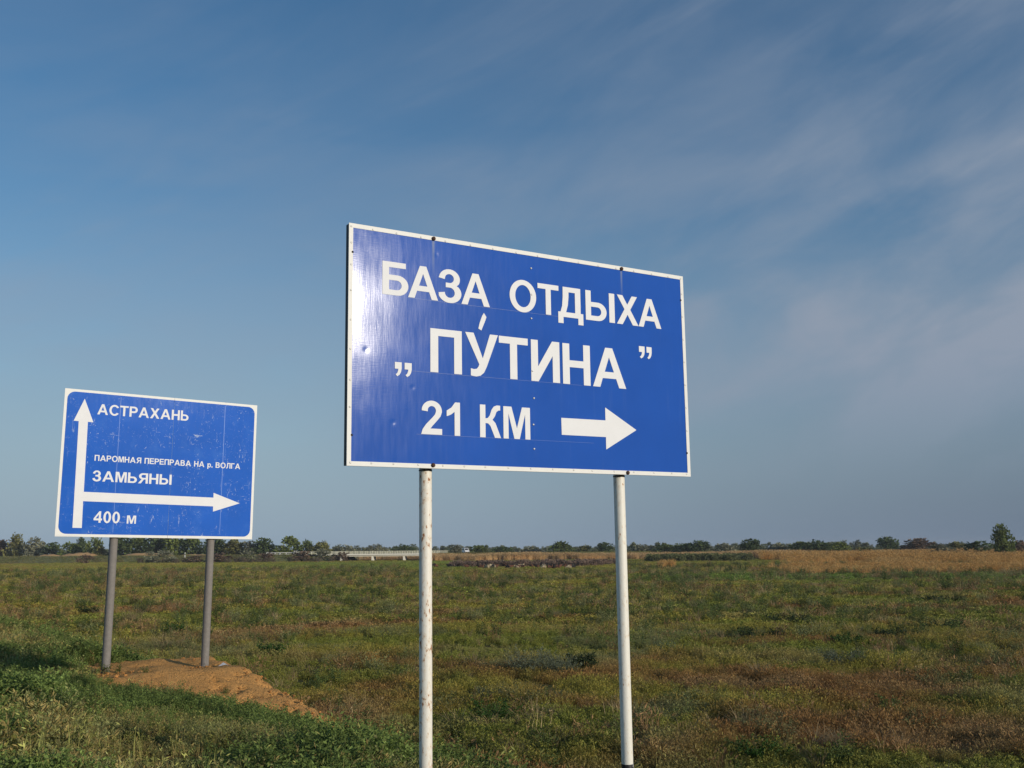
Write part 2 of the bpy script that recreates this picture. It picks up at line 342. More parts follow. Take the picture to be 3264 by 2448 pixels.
GL['BE'] = [[(0, 0), (0, 1), (.71, 1), (.71, .835), (.2, .835), (.2, .61), (.44, .61)] + arc(.46, .305, .33, .305, 88, -88, 14) + [(.44, 0)], [(.2, .16), (.2, .45), (.43, .45)] + arc(.44, .305, .145, .145, 88, -88, 10) + [(.43, .16)]]
GL['VE'] = [[(0, 0), (0, 1), (.43, 1)] + arc(.43, .745, .31, .255, 88, -48, 12) + arc(.45, .285, .35, .285, 52, -88, 14) + [(.43, 0)], [(.2, .61), (.2, .84), (.41, .84)] + arc(.42, .725, .12, .115, 85, -85, 8) + [(.41, .61)], [(.2, .16), (.2, .45), (.42, .45)] + arc(.43, .305, .15, .145, 85, -85, 8) + [(.42, .16)]]
GL['ER'] = [[(0, 0), (0, 1), (.44, 1)] + arc(.45, .69, .33, .31, 88, -88, 14) + [(.2, .38), (.2, 0)], [(.2, .54), (.2, .84), (.42, .84)] + arc(.43, .69, .145, .15, 88, -88, 10) + [(.42, .54)]]
GL['YA'] = [[(.86, 0), (.86, 1), (.42, 1)] + arc(.40, .70, .34, .30, 92, 236, 14) + [(.31, .42), (.0, 0), (.25, 0), (.50, .395), (.66, .395), (.66, 0)], [(.66, .55), (.66, .84), (.43, .84)] + arc(.42, .695, .15, .145, 92, 268, 10) + [(.43, .55)]]
GL['DE'] = [[(0, -.21), (0, .165), (.08, .165), (.14, .36), (.165, .66), (.17, 1), (.79, 1), (.79, .165), (.88, .165), (.88, -.21), (.70, -.21), (.70, 0), (.18, 0), (.18, -.21)], [(.275, .165), (.34, .40), (.37, .68), (.372, .835), (.595, .835), (.595, .165)]]
GL['EL'] = [[(0, 0), (0, .155), (.08, .165), (.14, .26), (.165, .6), (.17, 1), (.83, 1), (.83, 0), (.63, 0), (.63, .835), (.36, .835), (.35, .45), (.30, .15), (.2, .02), (.1, -.01)]]
GL['U'] = [[(0, 1), (.235, 1), (.49, .42), (.70, 1), (.93, 1), (.60, .23), (.52, .09), (.42, .015), (.30, -.01), (.18, 0), (.15, .01), (.15, .17), (.24, .155), (.32, .17), (.365, .22), (.39, .275)]]
GL['KA'] = [[(0, 0), (0, 1), (.2, 1), (.2, .58), (.29, .60), (.36, .68), (.43, .86), (.51, .96), (.62, 1), (.75, 1), (.75, .85), (.69, .85), (.61, .80), (.55, .66), (.46, .55), (.57, .45), (.77, 0), (.545, 0), (.38, .36), (.30, .43), (.2, .44), (.2, 0)][:-1] + [(.2, 0)]]
GL['0'] = [arc(.34, .5, .34, .515, 0, 360, 34)[:-1], arc(.34, .5, .14, .36, 0, 360, 28)[:-1]]
GL['1'] = [[(.28, 0), (.28, .715), (.15, .625), (0, .57), (0, .74), (.17, .84), (.30, 1), (.475, 1), (.475, 0)]]
GL['2'] = [[(0, 0), (.68, 0), (.68, .175), (.30, .175), (.37, .26), (.52, .42), (.63, .55)] + arc(.345, .70, .33, .305, -5, 168, 18) + [(.02, .70), (.215, .68)] + arc(.345, .71, .135, .135, 165, -15, 12) + [(.45, .60), (.36, .50), (.16, .30), (.05, .15)]]
GL['4'] = [[(.44, 0), (.44, .2), (0, .2), (0, .37), (.47, 1), (.63, 1), (.63, .37), (.74, .37), (.74, .2), (.63, .2), (.63, 0)], [(.175, .37), (.44, .37), (.44, .72)]]
GL['ER_LOW'] = [[(0, -.28), (0, .72), (.18, .72), (.18, .62), (.26, .71)] + arc(.36, .36, .30, .375, 86, -90, 16) + [(.27, .01), (.19, .07), (.19, -.28)], arc(.345, .36, .135, .225, 0, 360, 20)[:-1]]
GL['DOT'] = [[(0, 0), (.2, 0), (.2, .2), (0, .2)]]
GL['COMMA'] = [[(0, 1), (1, 1), (1, .55), (.9, .3), (.68, .11), (.36, 0), (.12, .12), (.36, .24), (.48, .40), (.52, .53), (0, .53)]]
def glyph_mesh(loops, x0, z0, x1=None, z1=None, h=None, depth=.0012, y=0.0, fit_box=True):
    """a flat cut-out letter standing in x/z; either fitted to a box or scaled by its cap height"""
    xs = [p[0] for l in loops for p in l]; zs = [p[1] for l in loops for p in l]
    if h is not None: fx = fz = h; ox, oz = x0 - min(xs) * fx, z0
    else: fx = (x1 - x0) / (max(xs) - min(xs)); fz = (z1 - z0) / (max(zs) - min(zs)); ox, oz = x0 - min(xs) * fx, z0 - min(zs) * fz
    cu = bpy.data.curves.new('letter', 'CURVE'); cu.dimensions = '2D'; cu.fill_mode = 'BOTH'; cu.extrude = depth / 2
    for l in loops:
        sp = cu.splines.new('POLY'); sp.points.add(len(l) - 1); sp.use_cyclic_u = True
        for k, p in enumerate(l): sp.points[k].co = (ox + p[0] * fx, oz + p[1] * fz, 0, 1)
    tmp = bpy.data.objects.new('tmp', cu); me = bpy.data.meshes.new_from_object(tmp); bpy.data.objects.remove(tmp); bpy.data.curves.remove(cu)
    me.transform(Matrix(((1, 0, 0, 0), (0, 0, -1, y), (0, 1, 0, 0), (0, 0, 0, 1)))); me.name = 'letter'; return me
def gw(g): xs = [p[0] for l in GL[g] for p in l]; return max(xs) - min(xs)

# ------------------------------------------------------------------ sign materials
def sign_blue(name, col, rough, scuff=0.0, streaks=(), scat=.03):
    m, nt, b = newmat(name); N = nt.nodes.new; L = nt.links.new; tc = N('ShaderNodeTexCoord')
    def mp(v, loc=(0, 0, 0), sc=(1, 1, 1), rot=(0, 0, 0)):
        n = N('ShaderNodeMapping'); L(v, n.inputs[0]); n.inputs['Location'].default_value = loc; n.inputs['Scale'].default_value = sc; n.inputs['Rotation'].default_value = rot; return n.outputs[0]
    def noise(v, s, d=4, r=.55, dist=0):
        n = N('ShaderNodeTexNoise'); L(v, n.inputs['Vector']); n.inputs['Scale'].default_value = s; n.inputs['Detail'].default_value = d; n.inputs['Roughness'].default_value = r; n.inputs['Distortion'].default_value = dist; return n.outputs[0]
    def ramp(x, lo, hi, a=0.0, c=1.0):
        n = N('ShaderNodeMapRange'); L(x, n.inputs[0]); n.inputs[1].default_value = lo; n.inputs[2].default_value = hi; n.inputs[3].default_value = a; n.inputs[4].default_value = c; return n.outputs[0]
    def math2(op, a, c):
        n = N('ShaderNodeMath'); n.operation = op
        for k, q in enumerate((a, c)):
            if hasattr(q, 'is_linked'): L(q, n.inputs[k])
            else: n.inputs[k].default_value = q
        return n.outputs[0]
    def mix(f, a, c):
        n = N('ShaderNodeMix'); n.data_type = 'RGBA'; L(f, n.inputs[0])
        for k, q in ((6, a), (7, c)):
            if hasattr(q, 'is_linked'): L(q, n.inputs[k])
            else: n.inputs[k].default_value = q
        return n.outputs[2]
    ob = tc.outputs['Object']
    c = mix(ramp(noise(ob, 1.6, 6), .3, .7), (*[k * .93 for k in col], 1), (*[k * 1.07 for k in col], 1))
    drip = ramp(noise(mp(ob, sc=(26, 1, 1.1)), 1.0, 5), .58, .80, 0, .06)      # pale washed runs down the face
    c = mix(drip, c, (.30, .38, .52, 1))
    if scuff:
        reg = ramp(noise(ob, 1.9, 3), .43, .60)
        s1 = ramp(noise(mp(ob, sc=(5, 1, 17), rot=(0, R(14), 0)), 1.5, 7, .72, 1.6), .61, .69)
        s2 = ramp(noise(mp(ob, sc=(15, 1, 4.5), rot=(0, R(-32), 0)), 1.4, 7, .72, 1.4), .60, .69)
        s3 = ramp(noise(ob, 30, 4, .65), .65, .69)
        sm = math2('MAXIMUM', math2('MAXIMUM', s1, s2), s3); sm = math2('MULTIPLY', math2('MULTIPLY', sm, reg), scuff)
        c = mix(sm, c, (.52, .60, .74, 1)); dull = ramp(noise(ob, 4.5, 5), .55, .75, 0, .16); c = mix(dull, c, (.16, .34, .74, 1))
    else:
        sc = ramp(noise(mp(ob, sc=(3, 1, 22)), 2.2, 7, .7, .5), .70, .78, 0, .30); c = mix(sc, c, (.55, .62, .75, 1))
    if streaks:                                                                 # rusty runs under the bolts
        sp = N('ShaderNodeSeparateXYZ'); L(ob, sp.inputs[0])
        for (u, vtop, ln, wd) in streaks:
            dx = math2('ABSOLUTE', math2('SUBTRACT', sp.outputs[0], u), 0); fx = ramp(dx, 0, wd, 1, 0)
            fz = math2('MULTIPLY', ramp(sp.outputs[2], vtop - ln, vtop - .02, 0, 1), ramp(sp.outputs[2], vtop - .01, vtop, 1, 0))
            c = mix(math2('MULTIPLY', math2('MULTIPLY', fx, fz), .55), c, (.34, .38, .38, 1))
    L(c, b.inputs['Base Color']); b.inputs['Specular IOR Level'].default_value = .15
    L(ramp(noise(mp(ob, sc=(20, 1, 3)), 1.5, 5), .3, .7, rough * .85, rough * 1.2), b.inputs['Roughness'])
    hN = math2('ADD', math2('MULTIPLY', noise(ob, 1.6, 2), 1.0), math2('ADD', math2('MULTIPLY', noise(mp(ob, sc=(60, 1, 9)), 1.4, 3), .03), math2('MULTIPLY', noise(mp(ob, sc=(9, 1, 150)), 1.4, 2), scat)))
    bp = N('ShaderNodeBump'); bp.inputs['Strength'].default_value = 1.0; bp.inputs['Distance'].default_value = .003; L(hN, bp.inputs['Height']); L(bp.outputs[0], b.inputs['Normal'])
    return m
def post_paint(name, col, rust, bare=False):
    m, nt, b = newmat(name); N = nt.nodes.new; L = nt.links.new; tc = N('ShaderNodeTexCoord')
    mp = N('ShaderNodeMapping'); L(tc.outputs['Object'], mp.inputs[0]); mp.inputs['Scale'].default_value = (1, 1, .45)
    n = N('ShaderNodeTexNoise'); L(mp.outputs[0], n.inputs['Vector']); n.inputs['Scale'].default_value = 48; n.inputs['Detail'].default_value = 4; n.inputs['Roughness'].default_value = .6
    n2 = N('ShaderNodeTexNoise'); L(tc.outputs['Object'], n2.inputs['Vector']); n2.inputs['Scale'].default_value = 3.5; n2.inputs['Detail'].default_value = 4
    ad = N('ShaderNodeMath'); ad.operation = 'MULTIPLY_ADD'; L(n2.outputs[0], ad.inputs[0]); ad.inputs[1].default_value = .35; L(n.outputs[0], ad.inputs[2])
    mr = N('ShaderNodeMapRange'); L(ad.outputs[0], mr.inputs[0]); mr.inputs[1].default_value = rust; mr.inputs[2].default_value = rust + .035
    ms = N('ShaderNodeMapRange'); L(ad.outputs[0], ms.inputs[0]); ms.inputs[1].default_value = rust - .12; ms.inputs[2].default_value = rust + .02; ms.inputs[4].default_value = .45
    a = N('ShaderNodeMix'); a.data_type = 'RGBA'; L(ms.outputs[0], a.inputs[0]); a.inputs[6].default_value = (*col, 1); a.inputs[7].default_value = (.62, .42, .22, 1)
    c = N('ShaderNodeMix'); c.data_type = 'RGBA'; L(mr.outputs[0], c.inputs[0]); L(a.outputs[2], c.inputs[6]); c.inputs[7].default_value = (.33, .125, .038, 1)
    res = c.outputs[2]
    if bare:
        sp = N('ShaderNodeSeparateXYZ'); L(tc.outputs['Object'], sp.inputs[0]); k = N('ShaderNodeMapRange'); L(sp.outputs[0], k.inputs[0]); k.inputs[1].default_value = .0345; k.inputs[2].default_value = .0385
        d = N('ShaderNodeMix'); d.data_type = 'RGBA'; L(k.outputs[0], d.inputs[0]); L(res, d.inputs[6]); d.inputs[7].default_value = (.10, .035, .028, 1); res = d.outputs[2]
    L(res, b.inputs['Base Color']); b.inputs['Roughness'].default_value = .5
    bp = N('ShaderNodeBump'); bp.inputs['Strength'].default_value = .35; bp.inputs['Distance'].default_value = .004; L(ad.outputs[0], bp.inputs['Height']); L(bp.outputs[0], b.inputs['Normal']); return m
M_WHITE = plain('white reflective film', (.79, .80, .82), .55, spec=.25, vary=.05, scale=9)
M_WHITE2 = plain('white border paint', (.79, .79, .76), .5, spec=.3, vary=.07, scale=12)
M_DARK = plain('dark frame steel', (.035, .033, .036), .6, metal=.2, vary=.3, scale=20)
M_BOLT = plain('rusty bolt', (.075, .036, .022), .8, vary=.4, scale=80, bump=.4, bscale=200)
M_RIVET = plain('aluminium rivet', (.70, .69, .66), .35, metal=.3, vary=.05)
M_HOLE = plain('hole shade black', (.012, .011, .011), .7)  # near-black colour stands in for the shade inside small holes
M_BLACK = plain('black base paint', (.022, .022, .024), .5, vary=.3, scale=40)
M_GALV = plain('galvanised pipe', (.215, .20, .185), .7, metal=.0, spec=.3, vary=.22, scale=24, bump=.2, bscale=90)
M_POST = post_paint('white post paint flecked with rust', (.82, .79, .71), .79)
M_POST2 = post_paint('white post paint with bare primer side', (.82, .80, .72), .845, True)

def sign_root(name, bl, dx, up, base_u):
    dx = Vector(dx).normalized(); up = Vector(up); n = up.cross(dx).normalized(); up = dx.cross(n)
    bl = Vector((bl[0], bl[1], bl[2] + EYE))
    b = bl + dx * base_u; gz = float(terrain(b.x, b.y)); k = (gz - b.z) / up.z; base = b + up * k
    M = Matrix(((dx.x, n.x, up.x, base.x), (dx.y, n.y, up.y, base.y), (dx.z, n.z, up.z, base.z), (0, 0, 0, 1)))
    root = empty(name); root.matrix_world = M
    return root, -base_u, -k          # local offset of the panel's lower left corner
def rivet_mesh(r, h, name='rivet'):
    v = []; f = []; n = 10
    for k in range(4):
        a = k / 3 * math.pi / 2
        for j in range(n): t = 2 * math.pi * j / n; v.append((r * math.cos(a) * math.cos(t) if k < 3 else .1 * r * math.cos(t), -h * math.sin(a), r * math.cos(a) * math.sin(t) if k < 3 else .1 * r * math.sin(t)))
    for k in range(3):
        for j in range(n): f.append((k * n + j, k * n + (j + 1) % n, (k + 1) * n + (j + 1) % n, (k + 1) * n + j))
    f.append(tuple(3 * n + j for j in range(n))); return mesh(name, v, f, True)

# ------------------------------------------------------------------ the large sign
def big_sign():
    W, H, T = 3.015, 1.680, .056
    root, ox, oz = sign_root('road_sign', (-1.10639, 7.05, .56273), (.84852, .52915, .00464), (-.00581, .00054, .99998), 1.5)
    tag(root, 'large blue road sign with three lines of white lettering on rust-flecked white posts', 'road sign')
    O = Vector((ox, 0, oz)); bw = .031
    def part(name, me, mat, parent=root, loc=O): return obj(name, me, mat, parent, loc)
    # blue sheet with dents
    nx, nz = 240, 134; dents = [(.1345, .80, .012, .0011), (.4911, .5623, .010, .0014), (.3418, .3087, .011, .0018), (.6789, 1.5476, .009, .0014), (1.745, 1.4611, .009, .0014)]
    us = np.linspace(bw - .004, W - bw + .004, nx); vs = np.linspace(bw - .004, H - bw + .004, nz); U, V = np.meshgrid(us, vs)
    Y = np.full(U.shape, .0030) + .0006 * np.sin(U * 2.1 + 1) * np.sin(V * 3 + .5)
    for (a, b, r, d) in dents: Y += d * np.exp(-((U - a) ** 2 + (V - b) ** 2) / (r * r))
    v = np.stack([U.ravel(), Y.ravel(), V.ravel()], 1); f = [(i * nx + j, i * nx + j + 1, (i + 1) * nx + j + 1, (i + 1) * nx + j) for i in range(nz - 1) for j in range(nx - 1)]
    panel = part('panel', mesh('panel', v, f, True), sign_blue('blue sign film', (.020, .096, .44), .125, 0, ((.656, 1.65, .28, .016), (2.365, 1.65, .24, .014))))
    # white border strips
    for nm, x0, x1, z0, z1 in (('t', 0, W, H - bw, H), ('b', 0, W, 0, bw), ('l', 0, bw, bw, H - bw), ('r', W - bw, W, bw, H - bw)):
        part('border_strip', MB().box(x0, x1, 0, .006, z0, z1).mesh('border_strip'), M_WHITE2)
    # box frame behind
    i = .003
    for x0, x1, z0, z1 in ((i, W - i, H - .05, H - i), (i, W - i, i, .05), (i, .05, .05, H - .05), (W - .05, W - i, .05, H - .05), (W / 2 - .025, W / 2 + .025, .05, H - .05)):
        part('frame_rail', MB().box(x0, x1, .020, T, z0, z1).mesh('frame_rail'), M_DARK)
    part('back_sheet', MB().box(i, W - i, .0155, .0195, i, H - i).mesh('back_sheet'), M_DARK)
    # letters and arrow
    Ls = [('BE', .2542, 1.2055, .4556, 1.4446), ('A', .4536, 1.2055, .6925, 1.4446), ('ZE', .6979, 1.2, .8848, 1.4500), ('A', .885, 1.2055, 1.1255, 1.4446), ('O', 1.299, 1.199, 1.5367, 1.4500), ('TE', 1.5511, 1.2050, 1.7442, 1.4437), ('DE', 1.7382, 1.153, 1.9753, 1.4430), ('SOFT', 2.0003, 1.2045, 2.2041, 1.4430), ('I', 2.2307, 1.2045, 2.2853, 1.4430), ('HA', 2.305, 1.204, 2.5235, 1.4430), ('A', 2.5255, 1.204, 2.7619, 1.4420),
          ('PE', .6295, .6830, .8852, 1.0), ('U', .9144, .678, 1.1916, 1.0), ('TE', 1.1993, .6815, 1.4532, .9990), ('I_CYR', 1.4815, .6815, 1.7412, .9980), ('EN', 1.77, .6805, 2.0295, .9970), ('A', 2.0527, .6800, 2.3778, .9960),
          ('COMMA', 2.52, .9405, 2.578, 1.0405), ('COMMA', 2.5978, .9400, 2.6508, 1.0405), ('COMMA', .3521, .6320, .4044, .7320), ('COMMA', .4275, .6320, .4825, .7320), ('2', .5561, .2382, .7216, .4775), ('1', .7587, .2376, .8668, .4765), ('KA', 1.0319, .237, 1.208, .4750), ('EM', 1.2302, .2368, 1.463, .4740)]
    for g, x0, z0, x1, z1 in Ls:
        nm = {'COMMA': 'quotation_mark'}.get(g, 'numeral' if g in '12' else 'letter')
        part(nm, glyph_mesh(GL[g], x0, z0, x1, z1, y=.0012), M_WHITE, panel, (0, 0, 0))
    raw = lambda pts, nm: part(nm, glyph_mesh([pts], min(p[0] for p in pts), min(p[1] for p in pts), max(p[0] for p in pts), max(p[1] for p in pts), y=.0012), M_WHITE, panel, (0, 0, 0))
    raw([(1.0735, 1.1572), (1.0949, 1.128), (1.0837, 1.0981), (1.0504, 1.0232), (1.0252, 1.0357), (1.0371, 1.0797), (1.0578, 1.133)], 'accent_mark')
    raw([(1.7453, .4152), (2.1633, .4175), (2.1636, .5192), (2.4671, .3561), (2.1630, .190), (2.1636, .287), (1.7470, .2859)], 'arrow')
    # thin scored guide lines under each row of lettering
    gm = plain('scored line in film', (.045, .13, .46), .4)
    for (x0, x1, z) in ((.45, 1.75, 1.2005), (.484, 1.95, .6775), (.52, 2.05, .2345)):
        part('scored_line', MB().box(x0, x1, .0014, .0022, z, z + .0014).mesh('scored_line'), gm, panel, (0, 0, 0))
    # rivets, dark dots for the small holes, bolts
    rv = rivet_mesh(.0075, .004); rv2 = rivet_mesh(.008, .005); hd = rivet_mesh(.0085, .003, 'hole_dot')
    pts = [(u, 1.6570) for u in (.0166, .18, .362, .556, .754, .964, 1.158, 1.3625, 1.557, 1.754, 1.941, 2.133, 2.312, 2.4935, 2.678, 2.854, 2.99)]
    pts += [(u, .0215) for u in (.0256, .18, .344, .533, .726, .90, 1.0726, 1.267, 1.4635, 1.66, 1.85, 2.0228, 2.2346, 2.429, 2.631, 2.815, 2.972)]
    pts += [(.0185, z) for z in (1.541, 1.385, 1.2036, .997, .7945, .582, .3967)] + [(2.994, z) for z in (1.525, 1.331, 1.137, .947, .755, .566, .3745)]
    for (u, z) in pts: part('rivet', rv, M_RIVET, root, O + Vector((u, 0, z)))
    for (u, z) in ((1.4957, 1.5514), (1.4957, 1.3453), (1.490, 1.1597), (1.4912, .7559), (1.5008, .5499), (1.4926, .3511), (1.4954, .1694)):
        part('rivet', rv2, M_RIVET, root, O + Vector((u, .0005, z)))
    for (u, z) in ((.0286, 1.4748), (.0348, .207), (2.983, 1.4717), (2.9857, .1915)): part('hole_dot', hd, M_HOLE, root, O + Vector((u, 0, z)))  # small holes drawn as black domes, their inner shade put into the colour
    bm = bmesh.new(); bmesh.ops.create_uvsphere(bm, u_segments=14, v_segments=8, radius=.0155); bmesh.ops.scale(bm, vec=(1, .75, 1), verts=bm.verts)
    bme = bpy.data.meshes.new('bolt'); bm.to_mesh(bme); bm.free(); bme.polygons.foreach_set('use_smooth', [True] * len(bme.polygons))
    for (u, z) in ((.6564, 1.661), (2.3651, 1.6603), (.6482, .0225), (2.3655, .0150)): part('bolt', bme, M_BOLT, root, O + Vector((u, -.005, z)))
    # posts
    for k, (u, r) in enumerate(((.6426, .0448), (2.3584, .0445))):
        y = T + r + .004; p = (root.matrix_world @ (O + Vector((u, y, 0)))); gz = float(terrain(p.x, p.y)); bot = -(p.z - gz) - .5
        me = autosmooth(MB().tube((0, 0, bot), (0, 0, H - .05), r, n=32).mesh('post'))
        po = part('post', me, (M_POST, M_POST2)[k], root, O + Vector((u, y, 0)))
        top = (-2.22, -2.185)[k]
        bb = autosmooth(MB().tube((0, 0, bot), (0, 0, top), r + .0012, n=32, cap=True).mesh('base_band')); part('base_band', bb, M_BLACK, po, (0, 0, 0))
        if k: part('paint_drip', MB().box(.018, .021, -r * .93 - .0035, -r * .80, top - .022, top + .002).mesh('paint_drip'), M_WHITE, po, (0, 0, 0))
        part('collar', autosmooth(MB().tube((0, 0, -.012), (0, 0, -.002), r + .0025, n=32).mesh('collar')), M_DARK, po, (0, 0, 0))
        for z in (.10, H - .12): part('clamp', MB().box(-r - .02, r + .02, -r - .003, r + .006, z - .02, z + .02).mesh('clamp'), M_DARK, po, (0, 0, 0))
big_sign()

# ------------------------------------------------------------------ the smaller direction sign
def small_sign():
    W, H, T = 2.685, 1.958, .042
    root, ox, oz = sign_root('direction_sign', (-5.96609, 13.9, .21959), (.81528, .57887, -.01514), (.0060, .01771, .99983), 1.44)
    root.location.z = root.location.z
    tag(root, 'smaller scuffed blue direction sign with an upward and a rightward arrow on grey pipe posts', 'road sign')
    O = Vector((ox, 0, oz)); seam = 1.4645
    def part(name, me, mat, parent=root, loc=O): return obj(name, me, mat, parent, loc)
    blue = sign_blue('scuffed blue sign film', (.026, .130, .56), .07, 1.0, (), 0.0)
    # two sheets, each white backing film with a blue field cut with a rounded corner; the right sheet stands slightly bowed
    sheets = []
    for (x0, x1) in ((0, seam - .0015), (seam + .0015, W)):
        sheets.append(part('backing_sheet', MB().box(x0, x1, 0, .004, 0, H).mesh('backing_sheet'), M_WHITE2))
    rc = .10; b0, b1, c0, c1 = .036, W - .036, .036, H - .034
    def grid_sheet(loop): return loop
    lo = [(seam - .0015, c0), (seam - .0015, c1)] + arc(b0 + rc, c1 - rc, rc, rc, 90, 180, 8) + arc(b0 + rc, c0 + rc, rc, rc, 180, 270, 8)
    ro = [(seam + .0015, c1), (seam + .0015, c0)] + arc(b1 - rc, c0 + rc, rc, rc, 270, 360, 8) + arc(b1 - rc, c1 - rc, rc, rc, 0, 90, 8)
    panels = []
    for k, lp in enumerate((lo, ro)):
        xs = [p[0] for p in lp]; zs = [p[1] for p in lp]
        me = glyph_mesh([lp], min(xs), min(zs), max(xs), max(zs), depth=.001, y=-.001)
        panels.append(part('blue_field', me, blue, sheets[k], (0, 0, 0)))
    for (u, w) in ((.729, .004), (2.2, .005)):
        part('rib_line', MB().box(u - w / 2, u + w / 2, -.0026, -.0017, c0 + .03, c1 - .02).mesh('rib_line'), plain('crease in film', (.06, .20, .62), .4), panels[0 if u < seam else 1], (0, 0, 0))
    ar = [(.2559, 1.8373), (.3863, 1.5285), (.3160, 1.5285), (.3235, .592), (2.0866, .5790), (2.0850, .6470), (2.4772, .5120), (2.0885, .382), (2.0868, .4554), (.3225, .4682), (.3290, .1158), (.2116, .116), (.1985, 1.5293), (.1343, 1.5300)]
    part('arrows', glyph_mesh([ar], .1343, .1158, 2.4772, 1.8373, y=-.0024), M_WHITE, panels[0], (0, 0, 0))
    def line(seq, x0, x1, z0, z1, h0, gap, track=0.0):
        """set a row of letters between two measured ends, baseline drifting from z0 to z1"""
        tot = sum((gw(g) if g else gap) for g in seq) + .11 * (len(seq) - 1); k = (x1 - x0) / tot; x = x0
        for g in seq:
            if g:
                w = gw(g) * k; t = (x - x0) / (x1 - x0); z = z0 + (z1 - z0) * t
                zs = [p[1] for l in GL[g] for p in l]
                part('numeral' if g in '04' else 'letter', glyph_mesh(GL[g], x, z + min(zs) * h0, x + w, z + max(zs) * h0, y=-.0024), M_WHITE, panels[0 if x < seam else 1], (0, 0, 0)); x += w + .11 * k
            else: x += (gap + .11) * k
    line(['A', 'ES', 'TE', 'ER', 'A', 'HA', 'A', 'EN', 'SOFT'], .4292, 1.6714, 1.641, 1.648, .142, .3)
    line(['PE', 'A', 'ER', 'O', 'EM', 'EN', 'A', 'YA', None, 'PE', 'E', 'ER', 'E', 'PE', 'ER', 'A', 'VE', 'A', None, 'EN', 'A', None, 'ER_LOW', 'DOT', None, 'VE', 'O', 'EL', 'GE', 'A'], .4326, 2.4614, 1.0125, 1.0035, .079, .36)
    line(['ZE', 'A', 'EM', 'SOFT', 'YA', 'EN', 'YERY'], .4239, 1.4790, .7400, .7340, .140, .3)
    line(['4', '0', '0', None, 'EM_LOW'], .471, 1.0251, .190, .186, .152, .42)
    # frame rails behind, posts
    for x0, x1, z0, z1 in ((.01, W - .01, H - .05, H - .01), (.01, W - .01, .01, .05), (.01, .05, .05, H - .05), (W - .05, W - .01, .05, H - .05), (.71, .75, .05, H - .05), (2.18, 2.22, .05, H - .05)):
        part('frame_rail', MB().box(x0, x1, .006, T, z0, z1).mesh('frame_rail'), M_GALV)
    for u in (.7733, 2.1094):
        r = .0545; y = T + r + .004; p = (root.matrix_world @ (O + Vector((u, y, 0)))); gz = float(mound_h(*to_st(p.x, p.y))); bot = -(p.z - gz) - .4
        po = part('post', autosmooth(MB().tube((0, 0, bot), (0, 0, H - .2), r, n=32).mesh('post')), M_GALV, root, O + Vector((u, y, 0)))
        for z in (.12, H - .3): part('clamp', MB().box(-r - .02, r + .02, -r - .003, r + .006, z - .02, z + .02).mesh('clamp'), M_GALV, po, (0, 0, 0))
small_sign()

# ------------------------------------------------------------------ plants: building blocks
def blade(v, f, var, base, az, h, w, lean, q=None, segs=2):
    d = np.array((math.cos(az), math.sin(az), 0)); sd = np.array((-d[1], d[0], 0)); b = len(v); base = np.array(base, float)
    for i in range(segs):
        t = i / segs; c = base + np.array((0, 0, h * t * (1 - .15 * lean * t))) + d * lean * h * t * t; ww = w * (1 - .45 * t)
        v.append(c - sd * ww / 2); v.append(c + sd * ww / 2)
    v.append(base + np.array((0, 0, h * (1 - .15 * lean))) + d * lean * h)
    qv = random.random() if q is None else q
    for i in range(segs - 1): f.append((b + 2 * i, b + 2 * i + 1, b + 2 * i + 3, b + 2 * i + 2)); var.append(qv)
    f.append((b + 2 * segs - 2, b + 2 * segs - 1, b + 2 * segs)); var.append(qv)
def leaf(v, f, var, c, d, l, w, q=None):
    """pointed four-cornered leaf from c along d"""
    d = np.array(d, float); d /= np.linalg.norm(d) + 1e-9; s = np.cross(d, (random.gauss(0, 1), random.gauss(0, 1), random.gauss(0, 1))); s /= np.linalg.norm(s) + 1e-9
    b = len(v); c = np.array(c, float); v += [c, c + d * l * .5 + s * w * .5, c + d * l, c + d * l * .5 - s * w * .5]; f.append((b, b + 1, b + 2, b + 3)); var.append(random.random() if q is None else q)
def grass_clump(n, rad, h0, h1, w, lean, heads=False):
    v, f, var = [], [], []
    for _ in range(n):
        a = random.uniform(0, 6.28); r = rad * math.sqrt(random.random()); h = random.uniform(h0, h1); az = random.uniform(0, 6.28); ln = random.uniform(.05, lean)
        base = (r * math.cos(a), r * math.sin(a), -.03); blade(v, f, var, base, az, h, w * random.uniform(.7, 1.3), ln)
        if heads and random.random() < .6:
            t = np.array(base) + np.array((math.cos(az) * ln * h, math.sin(az) * ln * h, h * (1 - .15 * ln)))
            for k in range(2): leaf(v, f, var, t - np.array((0, 0, .02 * k)), (math.cos(az) * .6 + random.gauss(0, .3), math.sin(az) * .6 + random.gauss(0, .3), .5), .06, .014)
    return v, f, var
def leafy_plant(stems, rad, h0, h1, leaves, ll, lw, spread=.5, up=.5):
    v, f, var = [], [], []
    for _ in range(stems):
        a = random.uniform(0, 6.28); r = rad * .35 * math.sqrt(random.random()); h = random.uniform(h0, h1); b = np.array((r * math.cos(a), r * math.sin(a), -.02)); out = rad * random.uniform(.2, 1) * spread
        tip = b + np.array((math.cos(a) * out, math.sin(a) * out, h)); ws = .005 + .004 * h; bb = len(v); sd = np.array((-math.sin(a), math.cos(a), 0)) * ws
        v += [b - sd, b + sd, tip]; f.append((bb, bb + 1, bb + 2)); var.append(.4)
        for k in range(leaves):
            t = random.uniform(.12, 1.0) ** .8; c = b + (tip - b) * t + np.array([random.gauss(0, .018) for _ in range(3)]); az = random.uniform(0, 6.28)
            leaf(v, f, var, c, (math.cos(az), math.sin(az), up + random.gauss(0, .4)), ll * random.uniform(.6, 1.3), lw * random.uniform(.6, 1.3))
    return v, f, var
